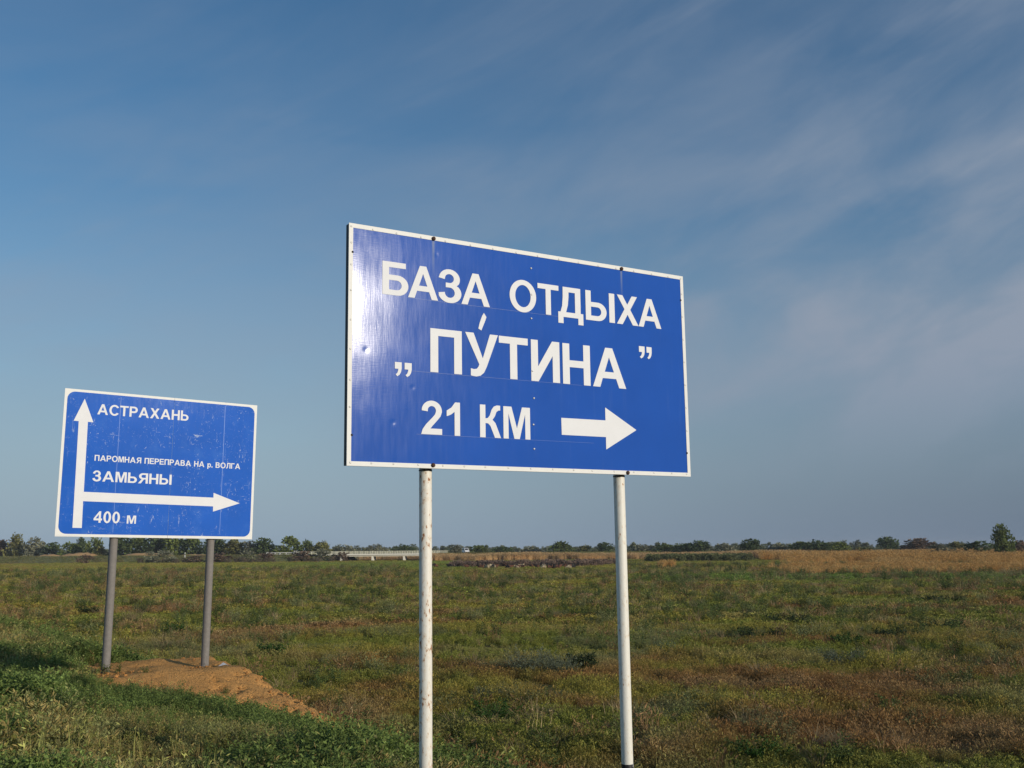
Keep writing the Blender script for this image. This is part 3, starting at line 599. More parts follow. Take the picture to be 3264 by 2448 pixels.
def tangle(n, rad, h, w):
    """dry tumbleweed: fine arching stalks"""
    v, f, var = [], [], []
    for _ in range(n):
        a = random.uniform(0, 6.28); r = rad * random.uniform(0, .5); blade(v, f, var, (r * math.cos(a), r * math.sin(a), -.02), a + random.gauss(0, .8), h * random.uniform(.4, 1.1), w, random.uniform(.3, 1.6), segs=4)
    return v, f, var
M_TINT = foliage('ground cover leaves')
LIB = bpy.data.collections.new('plant_library'); KIND = {}
def lib(name, dat):
    me = mesh(name, *dat[:2], var=dat[2]); me.materials.append(M_TINT); o = bpy.data.objects.new(name, me); LIB.objects.link(o); KIND.setdefault(name.split('__')[0], []).append(name)
for k in range(3):
    lib('fine__%d' % k, grass_clump(60, .17, .08, .24, .008, .9))
    lib('seed__%d' % k, grass_clump(42, .15, .14, .34, .007, .6, True))
    lib('forb__%d' % k, leafy_plant(12, .18, .10, .26, 14, .045, .022))
    lib('sage__%d' % k, leafy_plant(26, .26, .16, .34, 16, .035, .012, .9, .9))
    lib('straw__%d' % k, tangle(60, .22, .28, .006))
    lib('stalk__%d' % k, grass_clump(14, .25, .28, .55, .008, .5, True))
    lib('lush__%d' % k, leafy_plant(13, .22, .20, .46, 34, .040, .016, .85, .5))
    lib('far__%d' % k, grass_clump(34, .42, .10, .30, .028, .8))
    lib('farleaf__%d' % k, leafy_plant(12, .40, .10, .30, 8, .11, .06, 1.0))
    lib('reed__%d' % k, (lambda d: d)(grass_clump(34, .9, 1.5, 2.7, .06, .22, False)))
def reed_clump():
    v, f, var = [], [], []
    for _ in range(36):
        a = random.uniform(0, 6.28); r = .9 * math.sqrt(random.random()); h = random.uniform(1.5, 2.6); az = random.gauss(2.6, .5); ln = random.uniform(.02, .12); b = (r * math.cos(a), r * math.sin(a), -.05)
        blade(v, f, var, b, az + random.choice((0, 1.6)), h, .05, ln, random.uniform(.3, 1))
        t = np.array(b) + np.array((math.cos(az) * ln * h, math.sin(az) * ln * h, h * .95))
        leaf(v, f, var, t, (math.cos(az), math.sin(az), 1.2), .34, .11, random.uniform(.0, .5))
        for k in range(3): leaf(v, f, var, np.array(b) + (0, 0, h * random.uniform(.2, .8)), (random.gauss(0, 1), random.gauss(0, 1), .9), .5, .04, random.uniform(.4, 1))
    return v, f, var
for nm in list(KIND['reed']):
    o = LIB.objects[nm]; d = reed_clump(); me = mesh(nm, d[0], d[1], var=d[2]); me.materials.append(M_TINT); o.data = me

def crown_data(seed, w, h, blobs, per, size, droop=.0, base=.18, shape='round'):
    rr = random.Random(seed); st_ = random.getstate(); random.seed(seed); v, f, var = [], [], []; cent = []
    for b in range(blobs):
        t = rr.random()
        z = base + (1 - base) * (t ** .85); k = math.sin(math.pi * min(1, (t * .82 + .16))) ** .7 if shape == 'round' else (1 - t) ** .6 * .95 + .12
        a = rr.uniform(0, 6.28); r = w / 2 * k * math.sqrt(rr.random()) * .85; c = np.array((r * math.cos(a), r * math.sin(a), z * h * .94)); br = rr.uniform(.10, .20) * w; q0 = rr.uniform(0, .6); cent.append(c)
        for _ in range(per):
            d = np.array([rr.gauss(0, 1) for _ in range(3)]); d /= np.linalg.norm(d) + 1e-9; p = c + d * br * rr.uniform(.45, 1.08) * np.array((1, 1, .8))
            leaf(v, f, var, p, d + np.array((0, 0, .2)) + np.array([rr.gauss(0, .6) for _ in range(3)]), size * rr.uniform(.6, 1.4), size * .75 * rr.uniform(.6, 1.3), min(1, q0 + rr.uniform(0, .45)))
    random.setstate(st_); return v, f, var, cent
def trunk_mesh(seed, w, h, cent, r0):
    m = MB(); p = Vector((0, 0, -.3)); rr = random.Random(seed); pts = [p]
    for k in range(4): p = p + Vector((rr.gauss(0, .03) * w, rr.gauss(0, .03) * w, h * .17)); pts.append(p)
    for i in range(4): m.tube(pts[i], pts[i + 1], r0 * (1 - i * .2), r0 * (1 - (i + 1) * .2), 8, False)
    for c in cent[:9]: j = rr.choice((1, 2, 3)); m.tube(pts[j], Vector(c), r0 * .42, r0 * .08, 5, False)
    return m.mesh('trunk', True)
for k in range(4):
    d = crown_data(900 + k, 6.0, 7.0, 14, 34, .85); me = mesh('wood', d[0], d[1], var=d[2]); me.materials.append(M_TINT); o = bpy.data.objects.new('wood__%d' % k, me); LIB.objects.link(o); KIND.setdefault('wood', []).append(o.name)
for k in range(3):
    d = crown_data(950 + k, 2.4, 1.5, 9, 34, .26, base=.05); me = mesh('scrub', d[0], d[1], var=d[2]); me.materials.append(M_TINT); o = bpy.data.objects.new('scrub__%d' % k, me); LIB.objects.link(o); KIND.setdefault('scrub', []).append(o.name)
for k in range(3):
    bm = bmesh.new(); bmesh.ops.create_icosphere(bm, subdivisions=1, radius=.04)
    for q in bm.verts: q.co *= random.uniform(.65, 1.3); q.co.z *= .7
    me = bpy.data.meshes.new('clod'); bm.to_mesh(me); bm.free(); a_ = me.attributes.new('var', 'FLOAT', 'FACE'); a_.data.foreach_set('value', [.45] * len(me.polygons)); me.materials.append(M_TINT); o = bpy.data.objects.new('clod__%d' % k, me); LIB.objects.link(o); KIND.setdefault('clod', []).append(o.name)
ORDER = sorted(o.name for o in LIB.objects)

def scatter(name, label, cat, X, Y, Z, kinds, scl, tint, tilt=.12):
    n = len(X); me = bpy.data.meshes.new(name); me.vertices.add(n); me.vertices.foreach_set('co', np.stack([X, Y, Z], 1).astype(np.float32).ravel())
    idx = np.array([ORDER.index(KIND[k][rng.integers(len(KIND[k]))]) for k in kinds], dtype=np.int32)
    me.attributes.new('idx', 'INT', 'POINT').data.foreach_set('value', idx)
    rot = np.stack([rng.normal(0, tilt, n), rng.normal(0, tilt, n), rng.uniform(0, 6.283, n)], 1).astype(np.float32); me.attributes.new('rot', 'FLOAT_VECTOR', 'POINT').data.foreach_set('vector', rot.ravel())
    me.attributes.new('scl', 'FLOAT', 'POINT').data.foreach_set('value', np.asarray(scl, np.float32))
    t = np.concatenate([np.clip(tint, .004, 1), np.ones((n, 1))], 1).astype(np.float32); me.attributes.new('tint', 'FLOAT_COLOR', 'POINT').data.foreach_set('color', t.ravel())
    o = obj(name, me); tag(o, label, cat, kind='stuff')
    ng = bpy.data.node_groups.new(name + '_scatter', 'GeometryNodeTree'); ng.interface.new_socket('Geometry', in_out='INPUT', socket_type='NodeSocketGeometry'); ng.interface.new_socket('Geometry', in_out='OUTPUT', socket_type='NodeSocketGeometry')
    N = ng.nodes.new; L = ng.links.new; gi = N('NodeGroupInput'); go = N('NodeGroupOutput'); ip = N('GeometryNodeInstanceOnPoints'); ci = N('GeometryNodeCollectionInfo')
    ci.inputs['Collection'].default_value = LIB; ci.inputs['Separate Children'].default_value = True; ci.inputs['Reset Children'].default_value = True
    def na(nm, ty): q = N('GeometryNodeInputNamedAttribute'); q.data_type = ty; q.inputs['Name'].default_value = nm; return q.outputs['Attribute']
    e2r = N('FunctionNodeEulerToRotation'); L(na('rot', 'FLOAT_VECTOR'), e2r.inputs[0])
    L(gi.outputs[0], ip.inputs['Points']); L(ci.outputs[0], ip.inputs['Instance']); ip.inputs['Pick Instance'].default_value = True
    L(na('idx', 'INT'), ip.inputs['Instance Index']); L(e2r.outputs[0], ip.inputs['Rotation']); L(na('scl', 'FLOAT'), ip.inputs['Scale']); L(ip.outputs[0], go.inputs[0])
    md = o.modifiers.new('scatter', 'NODES'); md.node_group = ng; return o

# ------------------------------------------------------------------ ground cover of the field
def sample_sector(dens, r0, r1, half=R(33)):
    rr = np.geomspace(r0, r1, 400); w = dens(rr) * rr * 2 * half; cum = np.concatenate([[0], np.cumsum((w[1:] + w[:-1]) / 2 * np.diff(rr))]); n = int(cum[-1])
    r = np.interp(rng.random(n) * cum[-1], cum, rr); a = rng.uniform(-half, half, n); return r * np.sin(a), r * np.cos(a), r
def field_grass():
    X, Y, r = sample_sector(lambda q: 62 * np.minimum(1, (20 / q) ** 1.5), 7, 470)
    s, t = to_st(X, Y); ok = (s > 5.2) & ~on_mound(X, Y); X, Y, r, s = X[ok], Y[ok], r[ok], s[ok]; n = len(X)
    gap = fbm(X / 1.1 + 70, Y / 1.1 + 20, 3); ok = (gap > .36) | (r > 60); X, Y, r, s = X[ok], Y[ok], r[ok], s[ok]; n = len(X)
    tint = cover(X, Y); u = rng.random(n); pat = fbm(X / 2.6 + 31, Y / 2.6 + 3, 3); sg = fbm(X / 4 + 7, Y / 4 + 77, 3); kinds = np.empty(n, object); far = r > 55
    brownish = tint[:, 0] > tint[:, 1] * 1.12
    for i in range(n):
        if far[i]: kinds[i] = 'far' if u[i] < .62 else 'farleaf'
        elif sg[i] > .66 and u[i] < .6: kinds[i] = 'sage'
        elif brownish[i]: kinds[i] = 'seed' if u[i] < .75 else ('fine' if u[i] < .93 else 'straw')
        else: kinds[i] = 'fine' if u[i] < .45 else ('forb' if u[i] < .85 else 'seed')
    isg = np.array([k == 'sage' for k in kinds]); tint[isg] = C_SAGE * .8 + tint[isg] * .2
    iss = np.array([k == 'straw' for k in kinds]); tint[iss] = C_STRAW
    tint = tint * rng.uniform(.78, 1.25, (n, 1)) * rng.uniform(.94, 1.06, (n, 3))
    lump = .65 + .8 * pat
    scl = rng.uniform(.7, 1.3, n) * lump * np.where(far, np.minimum(.55 + r / 330, 1.15), .74 + r / 75 * .42)
    scatter('field_grass', 'low green and rusty brown steppe grass covering the field', 'grass', X, Y, terrain(X, Y), kinds, scl, tint)
field_grass()
def tussocks():
    X, Y, r = sample_sector(lambda q: 1.25 * np.minimum(1, (24 / q) ** .9), 11, 260)
    s, t = to_st(X, Y); ok = (s > 7) & ((r < 195) | (np.abs(X / Y) > .1)) & (fbm(X / 8 + 3, Y / 8 + 1, 3) > .40); X, Y, r = X[ok], Y[ok], r[ok]; n = len(X); u = rng.random(n); kinds = np.empty(n, object); tint = np.empty((n, 3))
    reg = fbm(X / 11 + 50, Y / 11 + 2, 3)
    for i in range(n):
        q = u[i] + (reg[i] - .5) * .8
        if q < .36: kinds[i] = 'lush'; tint[i] = (.095, .130, .036)
        elif q < .50: kinds[i] = 'sage'; tint[i] = (.20, .21, .085)
        elif q < .78: kinds[i] = 'straw'; tint[i] = (.40, .29, .15)
        elif q < .95: kinds[i] = 'seed'; tint[i] = (.29, .175, .08)
        else: kinds[i] = 'stalk'; tint[i] = (.46, .35, .18)
    tint *= rng.uniform(.6, 1.35, (n, 1)); scl = rng.uniform(.9, 2.1, n) * (.85 + np.minimum(r, 150) / 120) * np.where([k == 'lush' for k in kinds], .75, np.where([k == 'stalk' for k in kinds], .6, 1.0))
    scatter('steppe_tussocks', 'scattered tussocks of wormwood, dry stalks and dark weeds rising out of the steppe grass', 'tussocks', X, Y, terrain(X, Y), kinds, scl, tint)
tussocks()
def bank_grass():
    XS, YS, ZS = [], [], []
    for P in (PL, PR):
        for _ in range(9000):
            i = rng.integers(len(P) - 1); f_ = rng.random(); px = P[i][0] + (P[i + 1][0] - P[i][0]) * f_; py = P[i][1] + (P[i + 1][1] - P[i][1]) * f_
            if px < -330: continue
            dx, dy = P[i + 1][0] - P[i][0], P[i + 1][1] - P[i][1]; l = math.hypot(dx, dy); nx, ny = dy / l, -dx / l; o = rng.uniform(4.0, 12.5)
            XS.append(px + nx * o); YS.append(py + ny * o); ZS.append(.32 - max(0, o - 4.6) / 7 * 2.9)
    X, Y, Z = map(np.array, (XS, YS, ZS)); n = len(X); u = fbm(X / 9, Y / 5, 3)[:, None]
    tint = (np.array((.17, .21, .055)) * (1 - u) + np.array((.30, .22, .09)) * u) * rng.uniform(.6, 1.4, (n, 1))
    scatter('bank_grass', 'rough green and brown grass on the bank of the far road', 'grass', X, Y, Z, ['far'] * n, rng.uniform(.8, 2.2, n), tint)
bank_grass()
def roadside():
    X, Y, r = sample_sector(lambda q: 200 * np.minimum(1, (12 / q) ** 1.3), 4.5, 75, R(36))
    s, t = to_st(X, Y); ok = (s < 8.5) & (s > -2.8); X, Y, r, s, t = X[ok], Y[ok], r[ok], s[ok], t[ok]
    ok = ~on_mound(X, Y) & (rng.random(len(X)) < 1 - sst(4.2, 8.5, s + 2.5 * (fbm(X / 1.5, Y / 1.5 + 70, 3) - .5))); 
    bx, by = -2.5, 8.6; d = np.hypot((X - bx) * .6 + (Y - by) * .5, ((Y - by) * .6 - (X - bx) * .5) * 2.2); ok &= (d > .62) | (rng.random(len(X)) < .10)
    X, Y, r, s, t = X[ok], Y[ok], r[ok], s[ok], t[ok]; n = len(X); u = rng.random(n)
    lush = (1 - sst(5.2, 6.5, s)) * sst(.46, .60, fbm(X / 2.0 + 5, Y / 2.0 + 50, 3) + .30 * np.exp(-((s - 4.4) / 1.3) ** 2) * (t > 7.5) * (t < 13.2) - .08)
    yel = fbm(X / 1.3 + 60, Y / 1.3 + 9, 3); kinds = np.empty(n, object); tint = np.empty((n, 3))
    for i in range(n):
        if u[i] < lush[i] * .85: kinds[i] = 'lush'; tint[i] = (.120, .165, .042)
        elif u[i] < .50: kinds[i] = 'forb'; tint[i] = (.225, .225, .058)
        elif u[i] < .70: kinds[i] = 'sage'; tint[i] = (.22, .225, .085)
        elif u[i] < .90: kinds[i] = 'seed'; tint[i] = (.29, .225, .08)
        elif u[i] < .93: kinds[i] = 'stalk'; tint[i] = (.34, .34, .10)
        else: kinds[i] = 'straw'; tint[i] = (.38, .28, .13)
    tint *= (.75 + .95 * yel[:, None]) * rng.uniform(.75, 1.3, (n, 1))
    scl = rng.uniform(.55, 1.4, n) * (.45 + 1.25 * fbm(X / 1.2, Y / 1.2 + 30, 3)) * np.where(r < 9, .5, .62) * np.where((t > 8.8) & (t < 14.5) & (s > 2.2) & (s < 6.5), .6, 1.0)
    scatter('roadside_weeds', 'thick green weeds growing over the road shoulder round the earth mound', 'weeds', X, Y, terrain(X, Y), kinds, scl, tint)
roadside()

def mound_debris():
    n = 1500; S = rng.uniform(2.6, 6.2, n); T = rng.uniform(10.5, 16.3, n); X, Y = from_st(S, T); H = mound_h(S, T); ok = (H > terrain(X, Y) + .015); S, T, X, Y, H = S[ok], T[ok], X[ok], Y[ok], H[ok]; n = len(X)
    u = rng.random(n); edge = rng.random(n) < 1 - sst(.05, .30, H - terrain(X, Y))
    kinds = ['clod' if q < .80 else ('stalk' if q < .84 else ('forb' if (q < .95 and e) else 'clod')) for q, e in zip(u, edge)]
    tint = np.array([(.60, .29, .09) if k == 'clod' else ((.30, .21, .10) if k == 'stalk' else (.15, .18, .05)) for k in kinds]) * rng.uniform(.6, 1.1, (n, 1))
    scl = np.array([rng.uniform(.15, .75) ** 1.6 if k == 'clod' else rng.uniform(.3, .6) for k in kinds])
    scatter('mound_debris', 'crumbled clods and a few sprigs lying on the earth mound', 'clods', X, Y, H - .005, kinds, scl, tint, .3)
mound_debris()

# ------------------------------------------------------------------ reeds, scrub belts, far wood
def in_band(n, polyfn, dens): pass
def belt(dx0, dx1, d0, d1, dens, wob=8):
    a0, a1 = pixdir(dx0, 1190).x, pixdir(dx1, 1190).x; area = (a1 - a0) * (d1 ** 2 - d0 ** 2) / 2; n = int(area * dens)
    d = np.sqrt(rng.uniform(d0 ** 2, d1 ** 2, n)); k = rng.uniform(a0, a1, n); d = d + wob * (fbm(k * 30, k * 7 + 3, 3) - .5) * 2; return k * d, d
def reeds():
    P = [belt(1590, 2420, 156, 182, 2.0, 10), belt(1600, 2420, 178, 330, .55, 16), belt(1850, 2420, 176, 250, .35, 14), belt(918, 1640, 394, 418, 1.5, 6), belt(1640, 2420, 330, 420, .35, 10), belt(1355, 1500, 212, 224, 1.1, 3), belt(700, 920, 440, 452, .5, 3)]
    X = np.concatenate([p[0] for p in P]); Y = np.concatenate([p[1] for p in P]); n = len(X); gap = fbm(X / 14 + 2, Y / 30 + 8, 3)
    small = np.concatenate([np.full(len(p[0]), 1.0 if i not in (5,) else .6) for i, p in enumerate(P)])
    kx = X / Y; edge = (Y < 340) & (kx > .15) & (kx < pixdir(1590, 1190).x + .012 + .05 * fbm(Y / 14, Y / 40 + 3, 3) + .02 * rng.random(len(X))); g1 = (np.abs(kx - pixdir(1650, 1190).x) < .05) & (Y > 262) & (Y < 310); ok = (gap > np.where(Y > 380, .24, .33)) & ~g1 & ~edge
    X, Y, small = X[ok], Y[ok], small[ok]; n = len(X)
    h = fbm(X / 9 + 50, Y / 14, 3); tint = np.array((.56, .300, .085)) * (1 - h[:, None]) + np.array((.66, .43, .17)) * h[:, None]; tint = tint * rng.uniform(.75, 1.2, (n, 1))
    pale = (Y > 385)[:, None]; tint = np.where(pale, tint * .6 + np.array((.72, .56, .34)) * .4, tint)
    scl = rng.uniform(.75, 1.15, n) * (.7 + .5 * fbm(X / 20, Y / 20 + 4, 3)) * small * np.clip(.42 + (Y - 160) / 220, .42, 1.05) * np.where((Y > 205) & (Y < 232) & (X / Y < .2), 1.6, 1.0)
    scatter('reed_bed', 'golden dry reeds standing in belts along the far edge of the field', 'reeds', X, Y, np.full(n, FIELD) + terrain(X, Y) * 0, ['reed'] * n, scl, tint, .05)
reeds()
def scrub():
    P = [belt(975, 1300, 240, 264, .42, 5), belt(1120, 1330, 262, 280, .22, 5)]; B = [belt(1400, 1620, 318, 345, .30, 4)]; G = [belt(300, 720, 392, 416, .035, 5)]
    X = np.concatenate([p[0] for p in P + B + G]); Y = np.concatenate([p[1] for p in P + B + G]); nP, nB, nG = (sum(len(p[0]) for p in q) for q in (P, B, G)); n = len(X)
    tint = np.concatenate([np.tile((.215, .150, .110), (nP, 1)), np.tile((.150, .160, .065), (nB, 1)), np.tile((.14, .115, .075), (nG, 1))]) * rng.uniform(.7, 1.3, (n, 1))
    scl = np.concatenate([rng.uniform(.5, 1.0, nP), rng.uniform(.8, 1.5, nB), rng.uniform(.6, 1.3, nG)])
    scatter('scrub_belt', 'low purplish brown and olive scrub behind the herd', 'scrub', X, Y, terrain(X, Y), ['scrub'] * n, scl, tint, .05)
scrub()
def wood():
    P = [belt(-150, 2420, 900, 1000, .0016, 30), belt(-150, 2420, 1250, 1400, .0016, 40), belt(-150, 2420, 1900, 2300, .0008, 60), belt(1050, 2420, 540, 640, .0075, 20), belt(-150, 1050, 600, 720, .0060, 20), belt(-150, 600, 530, 600, .007, 10)]
    X = np.concatenate([p[0] for p in P]); Y = np.concatenate([p[1] for p in P]); n = len(X); u = fbm(X / 60, Y / 60, 3)[:, None]
    tint = (np.array((.115, .145, .075)) * (1 - u) + np.array((.185, .190, .115)) * u) * rng.uniform(.75, 1.3, (n, 1))
    scl = rng.uniform(.55, 1.15, n) * (.5 + .8 * fbm(X / 35 + 9, Y / 80, 3)) * np.where(Y > 1100, 1.25, np.where(Y < 660, .82, 1.0))
    scatter('far_wood', 'far-off wood forming one dark green line along the horizon', 'wood', X, Y, np.full(n, FIELD), ['wood'] * n, scl, tint, .04)
wood()

# ------------------------------------------------------------------ trees and bushes that stand apart
BARK = plain('bark', (.10, .075, .055), .9, vary=.3, scale=3)
FOL = {'green': foliage('green leaves', (.130, .165, .045), lo=.45, hi=1.5), 'dark': foliage('dark green leaves', (.085, .120, .042), lo=.45, hi=1.5), 'olive': foliage('olive leaves', (.190, .185, .060), lo=.5, hi=1.5), 'silver': foliage('silvery leaves', (.235, .235, .150), lo=.5, hi=1.45), 'brown': foliage('brown twigs', (.200, .135, .090), lo=.5, hi=1.45), 'lime': foliage('fresh leaves', (.165, .200, .045), lo=.45, hi=1.5)}
TREE = {}
def tree_kit(shape, fol, var):
    key = (shape, fol, var)
    if key not in TREE:
        sd = hash_ = sum(ord(c) for c in shape + fol) * 7 + var
        if shape == 'tree': d = crown_data(sd, 1.15, 1.0, 26, 46, .11, base=.06)
        elif shape == 'cone': d = crown_data(sd, 1.15, 1.0, 40, 50, .085, base=.04, shape='cone')
        else: d = crown_data(sd, 1.0, 1.0, 13, 40, .115, base=.03)
        cm = mesh('crown', d[0], d[1], var=d[2]); cm.materials.append(FOL[fol]); tm = trunk_mesh(sd, 1.0, 1.0, d[3], .035 if shape != 'bush' else .02); tm.materials.append(BARK); TREE[key] = (cm, tm)
    return TREE[key]
def horizon_y(dx): return 1187.3 - (dx - 1106) * .0083
def tree(dx, top, wpx, d, shape, fol, label, zg=None, group=None, var=0):
    x, y = at(dx, d); zg = float(terrain(x, y)) if zg is None else zg
    h = EYE + (horizon_y(dx) - top) * d / 2286 - zg; w = wpx * d / 2286 * 1.3
    cm, tm = tree_kit(shape, fol, var); bush = shape == 'bush'
    r = empty('bush' if bush else 'tree', (x, y, zg), random.uniform(0, 6.28)); tag(r, label, 'bush' if bush else 'tree', group)
    for nm, me in (('crown', cm), ('trunk', tm)):
        o = obj('branches' if (nm == 'trunk' and bush) else ('foliage' if bush else nm), me, None, r); o.scale = (w, w, h)
G1 = 'trees along the far road left'; G2 = 'trees between the bridge and the right edge'; G3 = 'bushes at the foot of the far road bank'
for a in (
    (2, 1170, 40, 560, 'tree', 'brown', 'brownish grey tree cut by the left edge of the picture', None, G1, 0),
    (36, 1158, 36, 552, 'cone', 'olive', 'pointed yellow-olive tree near the left edge of the picture', None, G1, 0),
    (75, 1165, 40, 548, 'tree', 'silver', 'rounded grey-olive tree just right of the pointed yellow-olive one', None, G1, 0),
    (112, 1176, 30, 540, 'tree', 'dark', 'low dark tree between the grey-olive tree and the sand patches', None, G1, 1),
    (148, 1174, 34, 530, 'tree', 'green', 'low green tree above the long sand patch left of the small sign', None, G1, 0),
    (174, 1164, 20, 535, 'tree', 'dark', 'dark narrow treetop just left of the rounded light green tree', None, G1, 2),
    (202, 1163, 28, 520, 'tree', 'lime', 'rounded light green tree left of the small sign\'s left post', None, G1, 0),
    (222, 1182, 26, 512, 'tree', 'olive', 'low olive tree touching the left side of the small sign\'s left post', None, G1, 0),
    (264, 1161, 36, 508, 'tree', 'dark', 'dark green tree just right of the small sign\'s left post', None, G1, 0),
    (300, 1163, 40, 505, 'tree', 'green', 'second tree right of the small sign\'s left post, under the panel', None, G1, 1),
    (338, 1160, 42, 502, 'tree', 'dark', 'dark tree in the row under the middle of the small sign panel', None, G1, 1),
    (376, 1162, 40, 498, 'tree', 'lime', 'lighter green tree in the row under the small sign panel', None, G1, 1),
    (415, 1164, 40, 495, 'tree', 'green', 'green tree just left of the small sign\'s right post', None, G1, 2),
    (468, 1166, 44, 490, 'tree', 'dark', 'dark tree just right of the small sign\'s right post', None, G1, 2),
    (506, 1168, 40, 488, 'tree', 'olive', 'olive tree under the right corner of the small sign panel', None, G1, 1),
    (540, 1172, 34, 486, 'tree', 'silver', 'greyish low tree at the small sign\'s lower right corner', None, G1, 1),
    (572, 1167, 36, 482, 'tree', 'dark', 'rounded dark tree standing clear to the right of the small sign', None, G1, 1),
    (625, 1163, 42, 478, 'tree', 'lime', 'largest light green tree between the small sign and the bridge', None, G1, 2),
    (663, 1169, 26, 474, 'tree', 'green', 'green tree between the largest light green tree and the bridge railing', None, G1, 0),
    (693, 1172, 32, 470, 'tree', 'olive', 'round olive tree above the left end of the bridge railing', None, G1, 2),
    (745, 1180, 40, 520, 'tree', 'silver', 'low grey-green tree behind the left half of the bridge', None, G1, 2),
    (815, 1178, 36, 530, 'tree', 'silver', 'grey tree with ragged top behind the middle of the bridge', None, G1, 0),
    (870, 1179, 40, 540, 'tree', 'dark', 'low dark tree behind the bridge, left of the large sign\'s left post', None, G1, 0),
    (987, 1179, 34, 470, 'tree', 'silver', 'grey-green tree immediately left of the white van', None, G2, 1),
    (1032, 1180, 42, 490, 'tree', 'green', 'low green tree immediately right of the white van', None, G2, 1),
    (1085, 1183, 44, 500, 'tree', 'dark', 'low dark tree midway between the large sign\'s two posts', None, G2, 1),
    (1150, 1182, 46, 505, 'tree', 'silver', 'pale low tree right of the middle of the gap between the large sign\'s posts', None, G2, 2),
    (1212, 1174, 44, 490, 'tree', 'green', 'green tree standing tallest between the large sign\'s two posts', None, G2, 2),
    (1262, 1180, 36, 495, 'tree', 'olive', 'olive tree between the tallest tree and the large sign\'s right post', None, G2, 0),
    (1305, 1174, 34, 490, 'tree', 'dark', 'dark tree just left of the large sign\'s right post', None, G2, 2),
    (1385, 1178, 40, 480, 'tree', 'silver', 'grey-green tree just right of the large sign\'s right post', None, G2, 0),
    (1436, 1176, 38, 475, 'tree', 'green', 'second tree right of the large sign\'s right post', None, G2, 0),
    (1476, 1175, 36, 470, 'tree', 'lime', 'fresh green tree third right of the large sign\'s right post', None, G2, 1),
    (1510, 1171, 44, 465, 'tree', 'dark', 'wide dark tree fourth right of the large sign\'s right post', None, G2, 1),
    (1565, 1176, 40, 460, 'tree', 'silver', 'grey tree between the wide dark tree and the start of the golden reeds', None, G2, 1),
    (1624, 1167, 38, 440, 'tree', 'dark', 'tall dark green tree above the left end of the golden reed bed', None, G2, 2),
    (1680, 1176, 44, 440, 'tree', 'silver', 'grey-green tree right of the tall dark one over the reeds', None, G2, 2),
    (1727, 1172, 36, 430, 'tree', 'green', 'green tree over the left third of the golden reed bed', None, G2, 1),
    (1764, 1170, 48, 425, 'tree', 'dark', 'broad dark tree over the left third of the golden reed bed', None, G2, 0),
    (1812, 1173, 36, 410, 'tree', 'lime', 'fresh green tree beside the broad dark one over the reeds', None, G2, 2),
    (1867, 1183, 36, 360, 'bush', 'olive', 'yellow-olive bush standing among the golden reeds', None, G2, 0),
    (1918, 1163, 40, 520, 'tree', 'dark', 'dark treetop rising highest over the middle of the golden reeds', None, G2, 1),
    (1984, 1167, 56, 430, 'tree', 'brown', 'brownish tree over the right half of the golden reeds', None, G2, 1),
    (2029, 1178, 62, 350, 'bush', 'silver', 'wide silvery bush in the right half of the reed bed', None, G2, 0),
    (2066, 1172, 34, 430, 'tree', 'olive', 'olive tree behind the wide silvery bush', None, G2, 1),
    (2112, 1171, 60, 335, 'bush', 'dark', 'dark bush just left of the tallest tree at the right', None, G2, 0),
    (2167, 1139, 38, 305, 'cone', 'green', 'tallest tree of the horizon, bright green and pointed, near the right edge', None, G2, 0),
    (2204, 1168, 44, 320, 'bush', 'brown', 'reddish brown bush at the right edge beside the tallest tree', None, G2, 0),
    (187, 1199, 30, 405, 'bush', 'brown', 'reddish brown bush at the foot of the bank below the long sand patch', None, G3, 1),
    (325, 1192, 26, 415, 'bush', 'silver', 'small grey bush left of the big silvery bush under the small sign', None, G3, 1),
    (354, 1190, 44, 405, 'bush', 'silver', 'big silvery bush between the small sign\'s two posts', None, G3, 2),
    (424, 1200, 38, 402, 'bush', 'brown', 'low beige-brown bush just left of the small sign\'s right post', None, G3, 2),
    (478, 1194, 50, 400, 'bush', 'brown', 'large reddish brown bush right of the small sign\'s right post', None, G3, 0),
    (538, 1191, 34, 418, 'bush', 'silver', 'silvery bush under the small sign\'s lower right corner', None, G3, 1),
    (575, 1195, 40, 410, 'bush', 'brown', 'brown bush in front of the white barrier frames', None, G3, 1),
    (655, 1192, 44, 415, 'bush', 'brown', 'brown bush hiding the left end of the bridge railing', None, G3, 2),
    (700, 1187, 40, 418, 'bush', 'silver', 'tall grey-brown bush covering the left part of the bridge beam', None, G3, 2),
    (738, 1193, 34, 415, 'bush', 'brown', 'brown bush beside the first bridge pier', None, G3, 0),
    (1690, 1176, 44, 250, 'bush', 'dark', '', None, G2, 1),
)[:-1]: tree(*a)

